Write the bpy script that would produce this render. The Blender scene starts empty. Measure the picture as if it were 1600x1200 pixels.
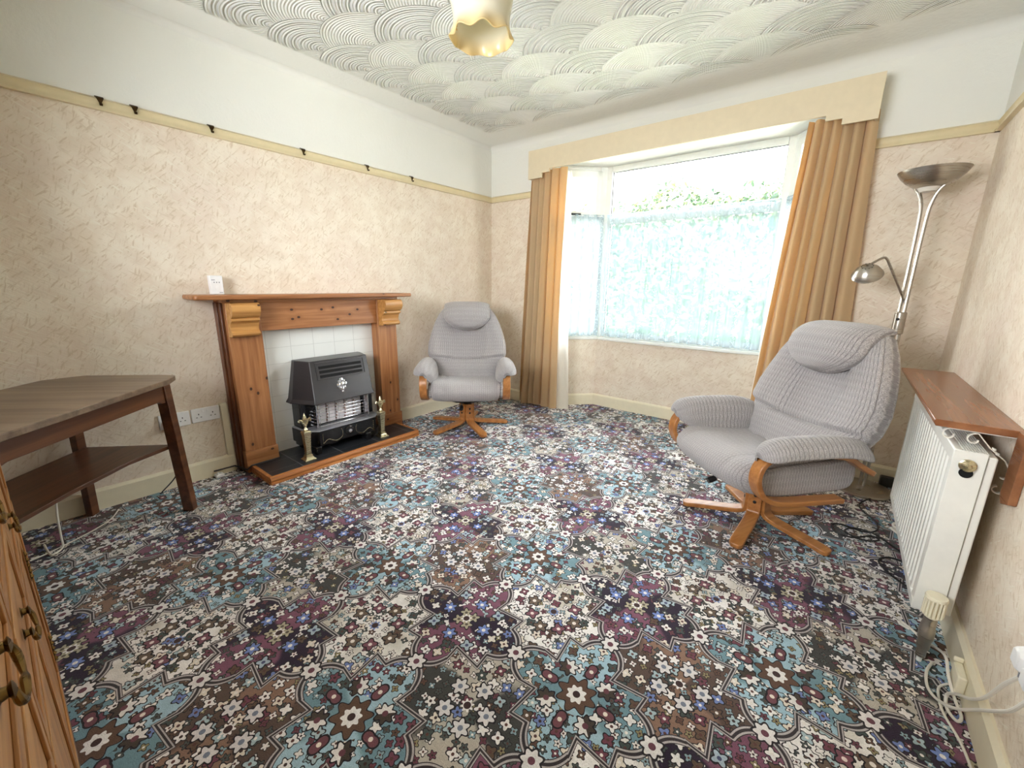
import bpy, bmesh, math, random
from mathutils import Vector, Matrix
random.seed(7)
sc = bpy.context.scene
COL = sc.collection
PI = math.pi
H, RAIL, W, YB = 2.494, 2.042, 3.442, -3.92      # ceiling height, picture rail, right wall, back wall
SK = 0.1135

# ------------------------------------------------------------------ node expression helper
class E:
    """a value in a node tree; python operators add Math nodes"""
    def __init__(s, nt, sock): s.nt, s.s = nt, sock
    def _m(s, op, *a):
        n = s.nt.nodes.new('ShaderNodeMath'); n.operation = op
        for i, v in enumerate((s,) + a):
            if isinstance(v, E): s.nt.links.new(v.s, n.inputs[i])
            else: n.inputs[i].default_value = v
        return E(s.nt, n.outputs[0])
    def __add__(s, o): return s._m('ADD', o)
    __radd__ = __add__
    def __sub__(s, o): return s._m('SUBTRACT', o)
    def __rsub__(s, o): return (s * -1.0)._m('ADD', o)
    def __mul__(s, o): return s._m('MULTIPLY', o)
    __rmul__ = __mul__
    def __truediv__(s, o): return s._m('DIVIDE', o)
    def __lt__(s, o): return s._m('LESS_THAN', o)
    def __gt__(s, o): return s._m('GREATER_THAN', o)
    def floor(s): return s._m('FLOOR')
    def rnd(s): return s._m('ROUND')
    def fract(s): return s._m('FRACT')
    def abs(s): return s._m('ABSOLUTE')
    def sin(s): return s._m('SINE')
    def cos(s): return s._m('COSINE')
    def sqrt(s): return s._m('SQRT')
    def mod(s, o): return s._m('FLOORED_MODULO', o)
    def max(s, o): return s._m('MAXIMUM', o)
    def min(s, o): return s._m('MINIMUM', o)
    def atan2(s, o): return s._m('ARCTAN2', o)
    def pow(s, o): return s._m('POWER', o)
    def sm(s, a, b):
        n = s.nt.nodes.new('ShaderNodeMapRange'); n.interpolation_type = 'SMOOTHSTEP'
        s.nt.links.new(s.s, n.inputs[0]); n.inputs[1].default_value = a; n.inputs[2].default_value = b
        return E(s.nt, n.outputs[0])

def srgb(r, g, b):
    f = lambda c: (c / 255 / 12.92) if c / 255 <= .04045 else ((c / 255 + .055) / 1.055) ** 2.4
    return (f(r), f(g), f(b), 1)

class Mat:
    def __init__(s, name, rough=.6, metallic=0., spec=.5):
        s.m = bpy.data.materials.new(name); s.m.use_nodes = True
        s.nt = s.m.node_tree; s.b = s.nt.nodes['Principled BSDF']
        s.b.inputs['Roughness'].default_value = rough
        s.b.inputs['Metallic'].default_value = metallic
        s.b.inputs['Specular IOR Level'].default_value = spec
    def node(s, t): return s.nt.nodes.new(t)
    def obj(s):
        n = s.node('ShaderNodeTexCoord'); x = s.node('ShaderNodeSeparateXYZ'); s.nt.links.new(n.outputs['Object'], x.inputs[0])
        return tuple(E(s.nt, o) for o in x.outputs)
    def uv(s):
        n = s.node('ShaderNodeTexCoord'); x = s.node('ShaderNodeSeparateXYZ'); s.nt.links.new(n.outputs['UV'], x.inputs[0])
        return E(s.nt, x.outputs[0]), E(s.nt, x.outputs[1])
    def vec(s, x, y, z=0.):
        n = s.node('ShaderNodeCombineXYZ')
        for i, v in enumerate((x, y, z)):
            if isinstance(v, E): s.nt.links.new(v.s, n.inputs[i])
            else: n.inputs[i].default_value = v
        return n.outputs[0]
    def noise(s, v, scale, detail=3., rough=.55, dist=0.):
        n = s.node('ShaderNodeTexNoise'); s.nt.links.new(v, n.inputs['Vector'])
        n.inputs['Scale'].default_value = scale; n.inputs['Detail'].default_value = detail
        n.inputs['Roughness'].default_value = rough; n.inputs['Distortion'].default_value = dist
        return E(s.nt, n.outputs[0])
    def white(s, v):
        n = s.node('ShaderNodeTexWhiteNoise'); s.nt.links.new(v, n.inputs['Vector']); return E(s.nt, n.outputs['Value'])
    def voro(s, v, scale, feat='F1'):
        n = s.node('ShaderNodeTexVoronoi'); n.feature = feat; s.nt.links.new(v, n.inputs['Vector']); n.inputs['Scale'].default_value = scale
        return n
    def rgb(s, c):
        n = s.node('ShaderNodeRGB'); n.outputs[0].default_value = c; return n.outputs[0]
    def mix(s, f, a, b):
        n = s.node('ShaderNodeMix'); n.data_type = 'RGBA'
        i = [k for k in n.inputs if k.enabled]
        for k, v in zip((n.inputs[0], n.inputs[6], n.inputs[7]), (f, a, b)):
            if isinstance(v, E): s.nt.links.new(v.s, k)
            elif isinstance(v, (tuple, float, int)): k.default_value = v
            else: s.nt.links.new(v, k)
        return n.outputs[2]
    def ramp(s, f, stops, const=False):
        n = s.node('ShaderNodeValToRGB'); s.nt.links.new(f.s, n.inputs[0]); r = n.color_ramp
        if const: r.interpolation = 'CONSTANT'
        while len(r.elements) < len(stops): r.elements.new(1.)
        for e, (p, c) in zip(r.elements, stops): e.position = p; e.color = c
        return n.outputs[0]
    def color(s, c):
        k = s.b.inputs['Base Color']
        if isinstance(c, tuple): k.default_value = c
        else: s.nt.links.new(c, k)
        return s
    def bump(s, h, dist=.002, strength=1.):
        n = s.node('ShaderNodeBump'); n.inputs['Distance'].default_value = dist; n.inputs['Strength'].default_value = strength
        s.nt.links.new(h.s, n.inputs['Height']); s.nt.links.new(n.outputs[0], s.b.inputs['Normal']); return s
    def rough(s, e): s.nt.links.new(e.s, s.b.inputs['Roughness']); return s

def plain(name, c, rough=.5, metallic=0., spec=.5):
    m = Mat(name, rough, metallic, spec)
    x, y, z = m.obj(); n = m.noise(m.vec(x, y, z), 25., 3.)
    m.color(m.mix(n, tuple(v * .94 for v in c[:3]) + (1,), tuple(min(1, v * 1.06) for v in c[:3]) + (1,)))
    return m.m

def wood(name, light, dark, axis='z', scale=1., knots=None, rough=.38, knot_scale=7.):
    """boards with grain along one axis, streaks and (optionally) knots"""
    m = Mat(name, rough)
    x, y, z = m.obj()
    a, b, c = {'x': (x, y, z), 'y': (y, x, z), 'z': (z, x, y)}[axis]
    warp = m.noise(m.vec(a * 2.2, b * 9., c * 9.), 1., 2.) - .5
    g = m.noise(m.vec(a * 1.6 * scale, (b + warp * .03) * 42 * scale, (c + warp * .03) * 42 * scale), 1., 4., .6)
    fine = m.noise(m.vec(a * 12., b * 420., c * 420.), 1., 2.)
    col = m.mix(g.sm(.3, .72), dark, light)
    col = m.mix(fine.sm(.45, .75) * .28, col, dark)
    if knots:
        v = m.voro(m.vec(a * knot_scale * .8, c * knot_scale * 1.1 + .37), 1.); v.voronoi_dimensions = '2D'
        d = E(m.nt, v.outputs['Distance'])
        hit = m.white(v.outputs['Position']) > .3
        col = m.mix(((.22 - d).sm(0., .12)) * hit * .45, col, dark)
        col = m.mix(((.075 - d).sm(0., .035)) * hit, col, knots)
    m.color(col)
    m.bump(g + fine * .3, .0006)
    return m.m

# ------------------------------------------------------------------ mesh builder
def cr(pts, n=8, closed=False):
    """Catmull-Rom through points"""
    P = [Vector(p) for p in pts]; out = []; N = len(P)
    rng = range(N if closed else N - 1)
    for i in rng:
        p1, p2 = P[i], P[(i + 1) % N]
        p0 = P[i - 1] if (closed or i > 0) else p1 * 2 - p2
        p3 = P[(i + 2) % N] if (closed or i + 2 < N) else p2 * 2 - p1
        for k in range(n):
            t = k / n
            out.append(.5 * ((2 * p1) + (p2 - p0) * t + (2 * p0 - 5 * p1 + 4 * p2 - p3) * t * t + (3 * p1 - p0 - 3 * p2 + p3) * t ** 3))
    if not closed: out.append(P[-1])
    return out

class MB:
    def __init__(s): s.bm = bmesh.new(); s.uv = s.bm.loops.layers.uv.new('UVMap')
    def face(s, vs, mi=0):
        try:
            f = s.bm.faces.new(vs); f.material_index = mi; return f
        except ValueError: return None
    def poly(s, pts, mi=0): return s.face([s.bm.verts.new(p) for p in pts], mi)
    def box(s, x0, x1, y0, y1, z0, z1, mi=0):
        v = [s.bm.verts.new((x, y, z)) for x in (x0, x1) for y in (y0, y1) for z in (z0, z1)]
        for q in ((0, 1, 3, 2), (4, 6, 7, 5), (0, 4, 5, 1), (2, 3, 7, 6), (0, 2, 6, 4), (1, 5, 7, 3)): s.face([v[i] for i in q], mi)
        return s
    def obox(s, c, size, mat):
        v = [s.bm.verts.new(Vector(c) + mat @ Vector((sx * size[0] / 2, sy * size[1] / 2, sz * size[2] / 2))) for sx in (-1, 1) for sy in (-1, 1) for sz in (-1, 1)]
        for q in ((0, 1, 3, 2), (4, 6, 7, 5), (0, 4, 5, 1), (2, 3, 7, 6), (0, 2, 6, 4), (1, 5, 7, 3)): s.face([v[i] for i in q])
        return s
    def loft(s, rings, closed=True, caps=True, mi=0):
        R = [[s.bm.verts.new(p) for p in r] for r in rings]; n = len(R[0])
        for a, b in zip(R, R[1:]):
            for i in range(n if closed else n - 1): s.face([a[i], a[(i + 1) % n], b[(i + 1) % n], b[i]], mi)
        if caps and closed: s.face(list(reversed(R[0])), mi); s.face(R[-1], mi)
        return s
    def prism(s, pts, axis, a, b, mi=0):
        """2-D polygon extruded along an axis; pts are the other two coordinates in xyz order"""
        f = {'x': lambda p, t: (t, p[0], p[1]), 'y': lambda p, t: (p[0], t, p[1]), 'z': lambda p, t: (p[0], p[1], t)}[axis]
        return s.loft([[f(p, a) for p in pts], [f(p, b) for p in pts]], True, True, mi)
    def tube(s, pts, r, n=8, caps=True, closed=False):
        P = [Vector(p) for p in pts]; rings = []; up = None
        rr = r if callable(r) else (lambda t: r)
        for i, p in enumerate(P):
            d = (P[min(i + 1, len(P) - 1)] - P[max(i - 1, 0)])
            if d.length < 1e-9: d = Vector((0, 0, 1))
            d.normalize()
            if up is None: up = Vector((0, 0, 1)) if abs(d.z) < .9 else Vector((1, 0, 0))
            a = d.cross(up)
            if a.length < 1e-6: a = d.orthogonal()
            a.normalize(); b = d.cross(a).normalized(); up = -b if b.dot(up) < 0 else b
            a = d.cross(up).normalized()
            q = rr(i / max(1, len(P) - 1))
            rings.append([p + (a * math.cos(2 * PI * k / n) + up * math.sin(2 * PI * k / n)) * q for k in range(n)])
        return s.loft(rings, True, caps)
    def strip(s, pts, wdir, w, t):
        """rectangular bar bent along a path; w along wdir, t across"""
        P = [Vector(p) for p in pts]; wd = Vector(wdir).normalized(); rings = []
        ww = w if callable(w) else (lambda q: w)
        for i, p in enumerate(P):
            d = (P[min(i + 1, len(P) - 1)] - P[max(i - 1, 0)]).normalized(); nn = d.cross(wd).normalized()
            h = ww(i / (len(P) - 1)) / 2
            rings.append([p + wd * h + nn * t / 2, p - wd * h + nn * t / 2, p - wd * h - nn * t / 2, p + wd * h - nn * t / 2])
        return s.loft(rings)
    def lathe(s, prof, c=(0, 0, 0), n=32, axis=None, caps=True):
        M = Matrix.Identity(3) if axis is None else Vector((0, 0, 1)).rotation_difference(Vector(axis)).to_matrix()
        rings = [[Vector(c) + M @ Vector((r * math.cos(2 * PI * k / n), r * math.sin(2 * PI * k / n), z)) for k in range(n)] for r, z in prof]
        return s.loft(rings, True, caps)
    def grid(s, f, nu, nv, cu=False, fuv=None):
        V = [[s.bm.verts.new(f(i / nu, j / nv)) for i in range(nu if cu else nu + 1)] for j in range(nv + 1)]
        N = len(V[0])
        for j in range(nv):
            for i in range(nu):
                q = s.face([V[j][i], V[j][(i + 1) % N], V[j + 1][(i + 1) % N], V[j + 1][i]])
                if q and fuv:
                    for l, (a, b) in zip(q.loops, ((i, j), (i + 1, j), (i + 1, j + 1), (i, j + 1))): l[s.uv].uv = fuv(a / nu, b / nv)
        return V
    def cap(s, ring, rev=False): s.face(list(reversed(ring)) if rev else ring)
    def islands(s, name, mat, parent=None, bevel=0., smooth=35.):
        """each loose piece becomes a mesh of its own"""
        s.bm.verts.index_update(); todo = set(s.bm.verts); out = []
        while todo:
            st = [next(iter(todo))]; todo.discard(st[0]); isl = set(st)
            while st:
                v = st.pop()
                for e in v.link_edges:
                    o = e.other_vert(v)
                    if o in todo: todo.discard(o); isl.add(o); st.append(o)
            out.append(isl)
        res = []
        for isl in sorted(out, key=lambda i: min(v.index for v in i)):
            m = MB(); mp = {v: m.bm.verts.new(v.co) for v in sorted(isl, key=lambda v: v.index)}
            for f in s.bm.faces:
                if f.verts[0] in isl: m.face([mp[v] for v in f.verts], f.material_index)
            res.append(m.build(name, mat, parent, bevel, smooth))
        s.bm.free(); return res
    def planar(s, a, b):
        for f in s.bm.faces:
            for l in f.loops: l[s.uv].uv = (l.vert.co[a], l.vert.co[b])
        return s
    def build(s, name, mat, parent=None, bevel=0., smooth=35., fix=True):
        if fix: bmesh.ops.recalc_face_normals(s.bm, faces=s.bm.faces[:])
        me = bpy.data.meshes.new(name); s.bm.to_mesh(me); s.bm.free()
        for m in (mat if isinstance(mat, (list, tuple)) else [mat]): me.materials.append(m)
        if smooth:
            me.shade_smooth(); me.set_sharp_from_angle(angle=math.radians(smooth))
        o = bpy.data.objects.new(name, me); COL.objects.link(o)
        if parent: o.parent = parent
        if bevel:
            b = o.modifiers.new('Bevel', 'BEVEL'); b.width = bevel; b.segments = 2; b.limit_method = 'ANGLE'; b.angle_limit = math.radians(40)
        return o

def tag(o, label, cat, group=None, kind=None):
    o['label'] = label; o['category'] = cat
    if group: o['group'] = group
    if kind: o['kind'] = kind
    return o
def thing(name, label, cat, loc=(0, 0, 0), rz=0., group=None):
    o = bpy.data.objects.new(name, None); COL.objects.link(o); o.empty_display_size = .1
    o.location = loc; o.rotation_euler = (0, 0, rz)
    return tag(o, label, cat, group)
def struct(o): o['kind'] = 'structure'; return o
def box(x0, x1, y0, y1, z0, z1): return MB().box(x0, x1, y0, y1, z0, z1)
def copy_tree(o, parent=None):
    c = o.copy(); COL.objects.link(c); c.parent = parent
    for ch in list(o.children): copy_tree(ch, c)
    return c

# ------------------------------------------------------------------ materials
def carpet():
    m = Mat('patterned_wool_carpet', .95, 0, .15)
    x, y, z = m.obj()
    k = 1 / (math.sqrt(2) * .3275)
    dx, dy = x - 2.052, y + 2.475
    u = (dx + dy) * k; v = (dx - dy) * k
    def edge(a, b):      # shift of the border between cells along a, as a function of b
        sgn = ((a.floor() + b.rnd()).mod(2.) * 2. - 1.) * -1.
        t = b - b.rnd(); at = t.abs()
        zig = (1. - ((at - .1).abs() / .1)).max(0.) * ((t > 0.) * 2. - 1.) * .125
        lobe = (1. - ((at - .35).abs() / .14).pow(2.)).max(0.) * .042
        return sgn * (zig + lobe)
    uw = u - edge(u, v); vw = v - edge(v, u)
    iu, iv = uw.rnd(), vw.rnd()
    pu, pv = iu.mod(2.), iv.mod(2.)
    lu, lv = u - iu, v - iv
    bd = (uw - iu).abs().max((vw - iv).abs())                       # .5 at the border
    r = (lu * lu + lv * lv).sqrt(); th = lv.atan2(lu)
    isM = (1. - pu) * (1. - pv); isB = pu * pv; isC = pu * (1. - pv); med = isM + isB
    big = m.noise(m.vec(x, y), 5.5, 2.)
    cell = m.vec(iu, iv)
    # ground colours; every cell fades between two dyed yarns
    half = ((th * 2. + .6).sin() + (big - .5) * 3.).sm(-.2, .3)
    cM = m.mix(half, srgb(122, 66, 92), srgb(44, 30, 52))
    cB = m.mix(half, srgb(146, 184, 200), srgb(98, 140, 154))
    cC = m.mix((big - .5) * 2.6 + .12, srgb(232, 229, 226), srgb(150, 138, 104))
    alt = ((iu - iv - 1.) * .5).rnd().mod(2.)
    cD = m.mix(alt, m.mix(half, srgb(134, 98, 76), srgb(88, 68, 58)), m.mix(half, srgb(180, 172, 158), srgb(66, 66, 64)))
    col = m.mix(isB, m.mix(isM, m.mix(isC, cD, cC), cM), cB)
    # scattered sprigs and small flowers
    def sprigs(col, s, ox, seed, palette, dens, rad, mask):
        a, b = (u * .83 + v * .56) * s + ox, (v * .83 - u * .56) * s + ox * .7
        ia, ib = a.rnd(), b.rnd()
        h = m.white(m.vec(ia, ib, seed)); h2 = m.white(m.vec(ia, ib, seed + 5.))
        fa, fb = a - ia + (h2 - .5) * .3, b - ib + (h - .5) * .3
        d = (fa * fa + fb * fb).sqrt(); t = fb.atan2(fa)
        pet = ((t * (4. + (h2 > .5))) + h * 6.).cos() * .09 + rad
        on = (h2 < dens) * mask
        col = m.mix((d < pet + .085) * on, col, srgb(40, 36, 40))
        col = m.mix((d < pet) * on, col, m.ramp(h, palette, True))
        return m.mix((d < .1) * on, col, m.ramp(h2, [(0, srgb(90, 50, 46)), (.35, srgb(226, 220, 214)), (.6, srgb(60, 42, 40))], True))
    far = (r > .2).max(1. - med)
    white, ink = srgb(226, 223, 220), srgb(32, 28, 34)
    pal1 = [(0, white), (.34, srgb(158, 182, 188)), (.48, srgb(112, 46, 66)), (.58, srgb(96, 72, 54)), (.68, srgb(66, 78, 74)), (.78, srgb(86, 112, 178)), (.86, srgb(216, 206, 190))]
    pal2 = [(0, srgb(74, 82, 78)), (.25, srgb(220, 216, 212)), (.5, srgb(98, 66, 50)), (.62, srgb(128, 158, 166)), (.78, srgb(106, 44, 62)), (.9, srgb(140, 128, 84))]
    col = sprigs(col, 10.5, .31, 3., pal2, .8, .27, far)
    col = sprigs(col, 7.4, .13, 9., pal1, .74, .30, far)
    def ring(col, n, R, rad, petals, c1, c2, mask, rot=0., lobe=.016):
        q = 2 * PI / n
        tt = (th + rot).mod(q) - q / 2
        a, b = r * tt.cos() - R, r * tt.sin()
        d = (a * a + b * b).sqrt(); t = b.atan2(a)
        pet = (t * petals).cos() * lobe + rad
        col = m.mix((d < pet + .016) * mask, col, ink)
        col = m.mix((d < pet) * mask, col, c1)
        return m.mix((d < rad * .36) * mask, col, c2)
    diag = (lu * lv) > 0.
    isD = (1. - med) * (1. - isC)
    col = ring(col, 4, .26, .058, 6., srgb(84, 116, 190), white, isM)
    col = ring(col, 4, .36, .05, 4., srgb(156, 176, 190), srgb(60, 70, 110), isM, PI / 4)
    col = ring(col, 4, .285, .074, 7., m.mix(diag, srgb(222, 218, 214), srgb(70, 58, 50)), srgb(106, 50, 62), isB, PI / 4)
    col = ring(col, 4, .29, .056, 2., srgb(112, 56, 66), srgb(222, 210, 196), isB, 0., .022)
    col = ring(col, 4, .27, .06, 5., srgb(104, 84, 66), srgb(224, 214, 204), isC)
    col = ring(col, 4, .25, .055, 4., srgb(120, 62, 78), srgb(224, 206, 200), isC, PI / 4)
    col = ring(col, 5, .2, .066, 6., srgb(212, 208, 208), srgb(110, 120, 140), isD)
    # centre rosettes
    p8 = (th * 8.).cos()
    col = m.mix((r < .165 + p8 * .03) * isB, col, ink)
    col = m.mix((r < .152 + p8 * .03) * isB, col, srgb(96, 66, 48))
    col = ring(col, 4, .085, .048, 5., srgb(172, 164, 134), srgb(92, 82, 66), isM, PI / 4)
    col = m.mix((r < .082 + p8 * .012 - (1. - isB) * .03), col, m.mix(isC, white, srgb(96, 122, 180)))
    col = m.mix((r < .034), col, srgb(64, 40, 40))
    # stepped outlines
    col = m.mix(bd > .462, col, srgb(56, 48, 52))
    col = m.mix((bd > .47) * (bd < .487), col, srgb(176, 168, 166))
    # rosettes where four cells meet
    cu, cv = u - u.floor() - .5, v - v.floor() - .5
    cu, cv = u - (u + .5).rnd() + .5, v - (v + .5).rnd() + .5
    d = (cu * cu + cv * cv).sqrt(); t = cv.atan2(cu)
    pet = (t * 7.).cos() * .014 + .078
    col = m.mix(d < pet + .02, col, srgb(40, 34, 38))
    col = m.mix(d < pet, col, srgb(220, 216, 214))
    col = m.mix(d < .03, col, srgb(104, 50, 66))
    # tufts
    tuft = m.noise(m.vec(x, y), 330., 2., .7)
    wear = m.noise(m.vec(x, y), 38., 3., .7)
    n = m.node('ShaderNodeHueSaturation'); n.inputs['Saturation'].default_value = .82
    m.nt.links.new((tuft * 1.1 + wear * .5 + .3).s, n.inputs['Value']); m.nt.links.new(col, n.inputs['Color'])
    m.color(n.outputs[0]); m.bump(tuft, .004, .6)
    m.b.inputs['Sheen Weight'].default_value = .15; m.b.inputs['Sheen Roughness'].default_value = .5
    return m.m

def wallpaper():
    m = Mat('beige_leaf_wallpaper', .8, 0, .25)
    x, y, z = m.obj()
    p = x * .8 + y
    def strokes(ang, s):
        c, q = math.cos(ang), math.sin(ang)
        return m.noise(m.vec((p * c + z * q) * 17 * s, (z * c - p * q) * 85 * s), 1., 2., .6)
    sel = m.noise(m.vec(p, z), 7., 1.)
    a, b, c = strokes(.75, 1.), strokes(-.55, 1.1), strokes(1.3, .9)
    st = a.max(b * 1.0).max(c * .97)
    big = m.noise(m.vec(p, z), 2.6, 3.)
    mid = m.noise(m.vec(p, z), 9., 3., .6, .6)
    col = m.mix(mid.sm(.35, .65), srgb(225, 211, 192), srgb(234, 224, 207))
    col = m.mix(big.sm(.4, .7) * .4, col, srgb(222, 203, 190))
    col = m.mix(st.sm(.55, .68) * .7, col, srgb(204, 185, 159))
    col = m.mix(b.sm(.54, .66) * sel.sm(.3, .6) * .8, col, srgb(238, 231, 216))
    m.color(col); m.bump(st + b * .5, .003, .6)
    return m.m

def plaster(name, c, s=1.):
    m = Mat(name, .9, 0, .2)
    x, y, z = m.obj(); v = m.vec(x, y, z)
    n = m.noise(v, 34., 4., .65); big = m.noise(v, 3., 2.)
    m.color(m.mix(big, tuple(q * .95 for q in c[:3]) + (1,), c)); m.bump(n, .004 * s, .5)
    return m.m

def artex():
    m = Mat('swirled_textured_ceiling_paint', .85, 0, .25)
    x, y, z = m.obj()
    w, h, R = .56, .146, .292
    x = x - .12
    v0 = ((y + R) / h).floor()
    H_ = None; done = None
    for k in range(4):
        j = v0 - float(k)
        par = j.mod(2.)
        xo = par * (w / 2)
        cx = ((x - xo) / w).rnd() * w + xo
        dx, dy = x - cx, y - j * h
        d = (dx * dx + dy * dy).sqrt()
        inside = d < R
        fine = (d * 430.).sin() * .5 + .5
        coarse = ((d * 150.).sin() * .6 + (d * 390.).sin() * .4) * .9 + .5
        hh = fine * .3 * (1. - par) + coarse * .75 * par + (d / R).pow(14.) * 1.3 + (d / R) * .5
        if H_ is None: H_, done = hh * inside, inside
        else:
            new = inside * (1. - done)
            H_ = H_ + hh * new; done = done.max(inside)
    bx = ((x + .12) - .24).sm(0., .05) * ((y * -1.) - .3).sm(0., .08)      # plain border by the walls
    n = m.noise(m.vec(x, y), 40., 3.)
    m.color(srgb(233, 234, 229)); m.bump(H_ * bx + n * .1, .02, 1.)
    return m.m

def fabric():
    m = Mat('grey_knit_upholstery', .95, 0, .15)
    u, v = m.uv()
    wob = (m.noise(m.vec(u, v), 30., 2.) - .5) * .004
    s = (u + wob) * 70.
    t = (s.fract() - .5).abs()
    chev = ((v * 190.) + t * 9.).sin() * .5 + .5
    line = (t - .36).sm(0., .1)
    fl = m.noise(m.vec(u, v), 420., 2., .7)
    col = m.mix(fl.sm(.36, .62), srgb(132, 128, 130), srgb(208, 204, 203))
    col = m.mix(chev * .42, col, srgb(148, 142, 142))
    col = m.mix(line * (fl * .8), col, srgb(84, 80, 84))
    m.color(col); m.bump(chev * .6 - line + fl * .5, .0022, .8)
    m.b.inputs['Sheen Weight'].default_value = .25
    return m.m

def curtain_cloth():
    m = Mat('gold_curtain_cloth', .6, 0, .3)
    u, v = m.uv()
    n = m.noise(m.vec(u * 70., v * 900.), 1., 2.); n2 = m.noise(m.vec(u * 500., v * 30.), 1., 2.)
    c = m.mix(n * .5 + n2 * .3, srgb(204, 180, 142), srgb(180, 152, 112)); m.color(c); m.bump(n + n2, .0008, .5)
    m.b.inputs['Sheen Weight'].default_value = .3
    tr = m.node('ShaderNodeBsdfTranslucent'); tr.inputs[0].default_value = srgb(244, 158, 48)
    mx = m.node('ShaderNodeMixShader'); mx.inputs[0].default_value = .16
    m.nt.links.new(m.b.outputs[0], mx.inputs[1]); m.nt.links.new(tr.outputs[0], mx.inputs[2])
    m.nt.links.new(mx.outputs[0], m.nt.nodes['Material Output'].inputs[0])
    return m.m

def sheer(name, c, lace, clear, tr_fac=.5):
    m = Mat(name, .8, 0, .1); m.color(c)
    u, v = m.uv()
    tr = m.node('ShaderNodeBsdfTranslucent'); tr.inputs[0].default_value = c
    mx = m.node('ShaderNodeMixShader'); mx.inputs[0].default_value = tr_fac
    m.nt.links.new(m.b.outputs[0], mx.inputs[1]); m.nt.links.new(tr.outputs[0], mx.inputs[2])
    out = mx.outputs[0]
    if clear > 0:
        tp = m.node('ShaderNodeBsdfTransparent')
        col = ((u * 5.5).fract() - .5).abs()
        spr = m.noise(m.vec(u * 60., v * 60.), 1., 2.)
        leaf = (spr > .56) * (col < .16) if lace else (u * 0.)
        head = (v > 1.105) if lace else (u * 0.)
        fac = ((u * 0. + clear) - leaf * .28 - head * .15)
        my = m.node('ShaderNodeMixShader'); m.nt.links.new(fac.s, my.inputs[0])
        m.nt.links.new(out, my.inputs[1]); m.nt.links.new(tp.outputs[0], my.inputs[2]); out = my.outputs[0]
    m.nt.links.new(out, m.nt.nodes['Material Output'].inputs[0])
    return m.m

def glass(name):
    m = Mat(name); nt = m.nt
    tp = m.node('ShaderNodeBsdfTransparent'); tp.inputs[0].default_value = (.97, .985, .98, 1)
    gl = m.node('ShaderNodeBsdfGlossy'); gl.inputs['Roughness'].default_value = .02
    fr = m.node('ShaderNodeFresnel'); fr.inputs[0].default_value = 1.3
    mx = m.node('ShaderNodeMixShader'); nt.links.new(fr.outputs[0], mx.inputs[0])
    nt.links.new(tp.outputs[0], mx.inputs[1]); nt.links.new(gl.outputs[0], mx.inputs[2])
    nt.links.new(mx.outputs[0], nt.nodes['Material Output'].inputs[0])
    return m.m

def brushed(name, c, rough=.3):
    m = Mat(name, rough, 1.)
    x, y, z = m.obj(); n = m.noise(m.vec(x * 8., y * 8., z * 300.), 1., 2.)
    m.color(m.mix(n, tuple(q * .8 for q in c[:3]) + (1,), c)); m.rough(n * .2 + (rough - .1)); return m.m

def tiles(name, c, grout, sy, sz, oy, oz, flat=False, rough=.25):
    m = Mat(name, rough)
    x, y, z = m.obj()
    a, b = (y, x) if flat else (y, z)
    fy = (((a - oy) / sy).fract() - .5).abs(); fz = (((b - oz) / sz).fract() - .5).abs()
    g = fy.max(fz) > .488
    n = m.noise(m.vec(x, y, z), 6., 2.)
    m.color(m.mix(g, m.mix(n, tuple(q * .93 for q in c[:3]) + (1,), c), grout)); m.bump(1. - g, .0015, .6)
    return m.m

M = {}
M['carpet'] = carpet(); M['paper'] = wallpaper()
M['white_plaster'] = plaster('white_painted_plaster', srgb(231, 231, 224), 1.2)
M['ceil'] = artex()
M['cove'] = plaster('painted_cove', srgb(228, 228, 222), .5)
M['cream'] = plain('cream_gloss_paint', srgb(232, 224, 198), .35)
M['rail'] = plain('aged_cream_gloss_paint', srgb(216, 202, 164), .35)
M['pelmet'] = plain('cream_painted_pelmet_board', srgb(222, 208, 178), .55)
M['upvc'] = plain('white_plastic_window_frame', srgb(236, 238, 234), .35)
M['glass'] = glass('window_glass')
M['gasket'] = plain('dark_window_gasket', srgb(52, 56, 60), .6)
pl, pd, pk = srgb(178, 124, 78), srgb(142, 90, 52), srgb(60, 34, 22)
M['pine_v'] = wood('knotty_pine_upright_grain', pl, pd, 'z', 1., pk)
M['pine_h'] = wood('knotty_pine_level_grain', pl, pd, 'y', 1., pk)
M['pine_dark'] = wood('dark_brown_pine_edge', srgb(120, 70, 36), srgb(74, 40, 22), 'z')  # darker brown pine for the side returns
M['pine_pale'] = wood('pale_pine', srgb(206, 156, 92), srgb(168, 116, 60), 'y', 1., pk, .38, 9.)
M['trim_wood'] = wood('orange_pine_moulding', srgb(204, 138, 78), srgb(158, 94, 48), 'y')
M['beech'] = wood('honey_beech_bentwood', srgb(186, 128, 72), srgb(152, 96, 48), 'x', .7, None, .32)
M['tv_wood'] = wood('dark_brown_table_wood', srgb(112, 72, 46), srgb(74, 44, 28), 'x', .6, None, .3)
M['tv_top'] = wood('grey_brown_table_veneer', srgb(142, 122, 102), srgb(104, 86, 70), 'y', .5, None, .33)
M['mahogany'] = wood('reddish_shelf_veneer', srgb(158, 106, 70), srgb(128, 80, 50), 'y', .35, None, .25)
M['oak'] = wood('golden_oak_sideboard', srgb(186, 138, 84), srgb(146, 98, 54), 'x', .9, None, .4)
M['oak_v'] = wood('golden_oak_upright_grain', srgb(180, 130, 78), srgb(136, 90, 48), 'z', .9, None, .4)
M['tile'] = tiles('white_glazed_tiles', srgb(232, 234, 230), srgb(206, 208, 204), .157, .1095, -2.115, .6585)
M['slate'] = tiles('black_slate_hearth_tiles', srgb(40, 42, 46), srgb(104, 104, 104), .28, .14, -2.315, .045, True, .3)
M['black'] = plain('satin_black_metal', srgb(46, 44, 46), .32)
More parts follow.
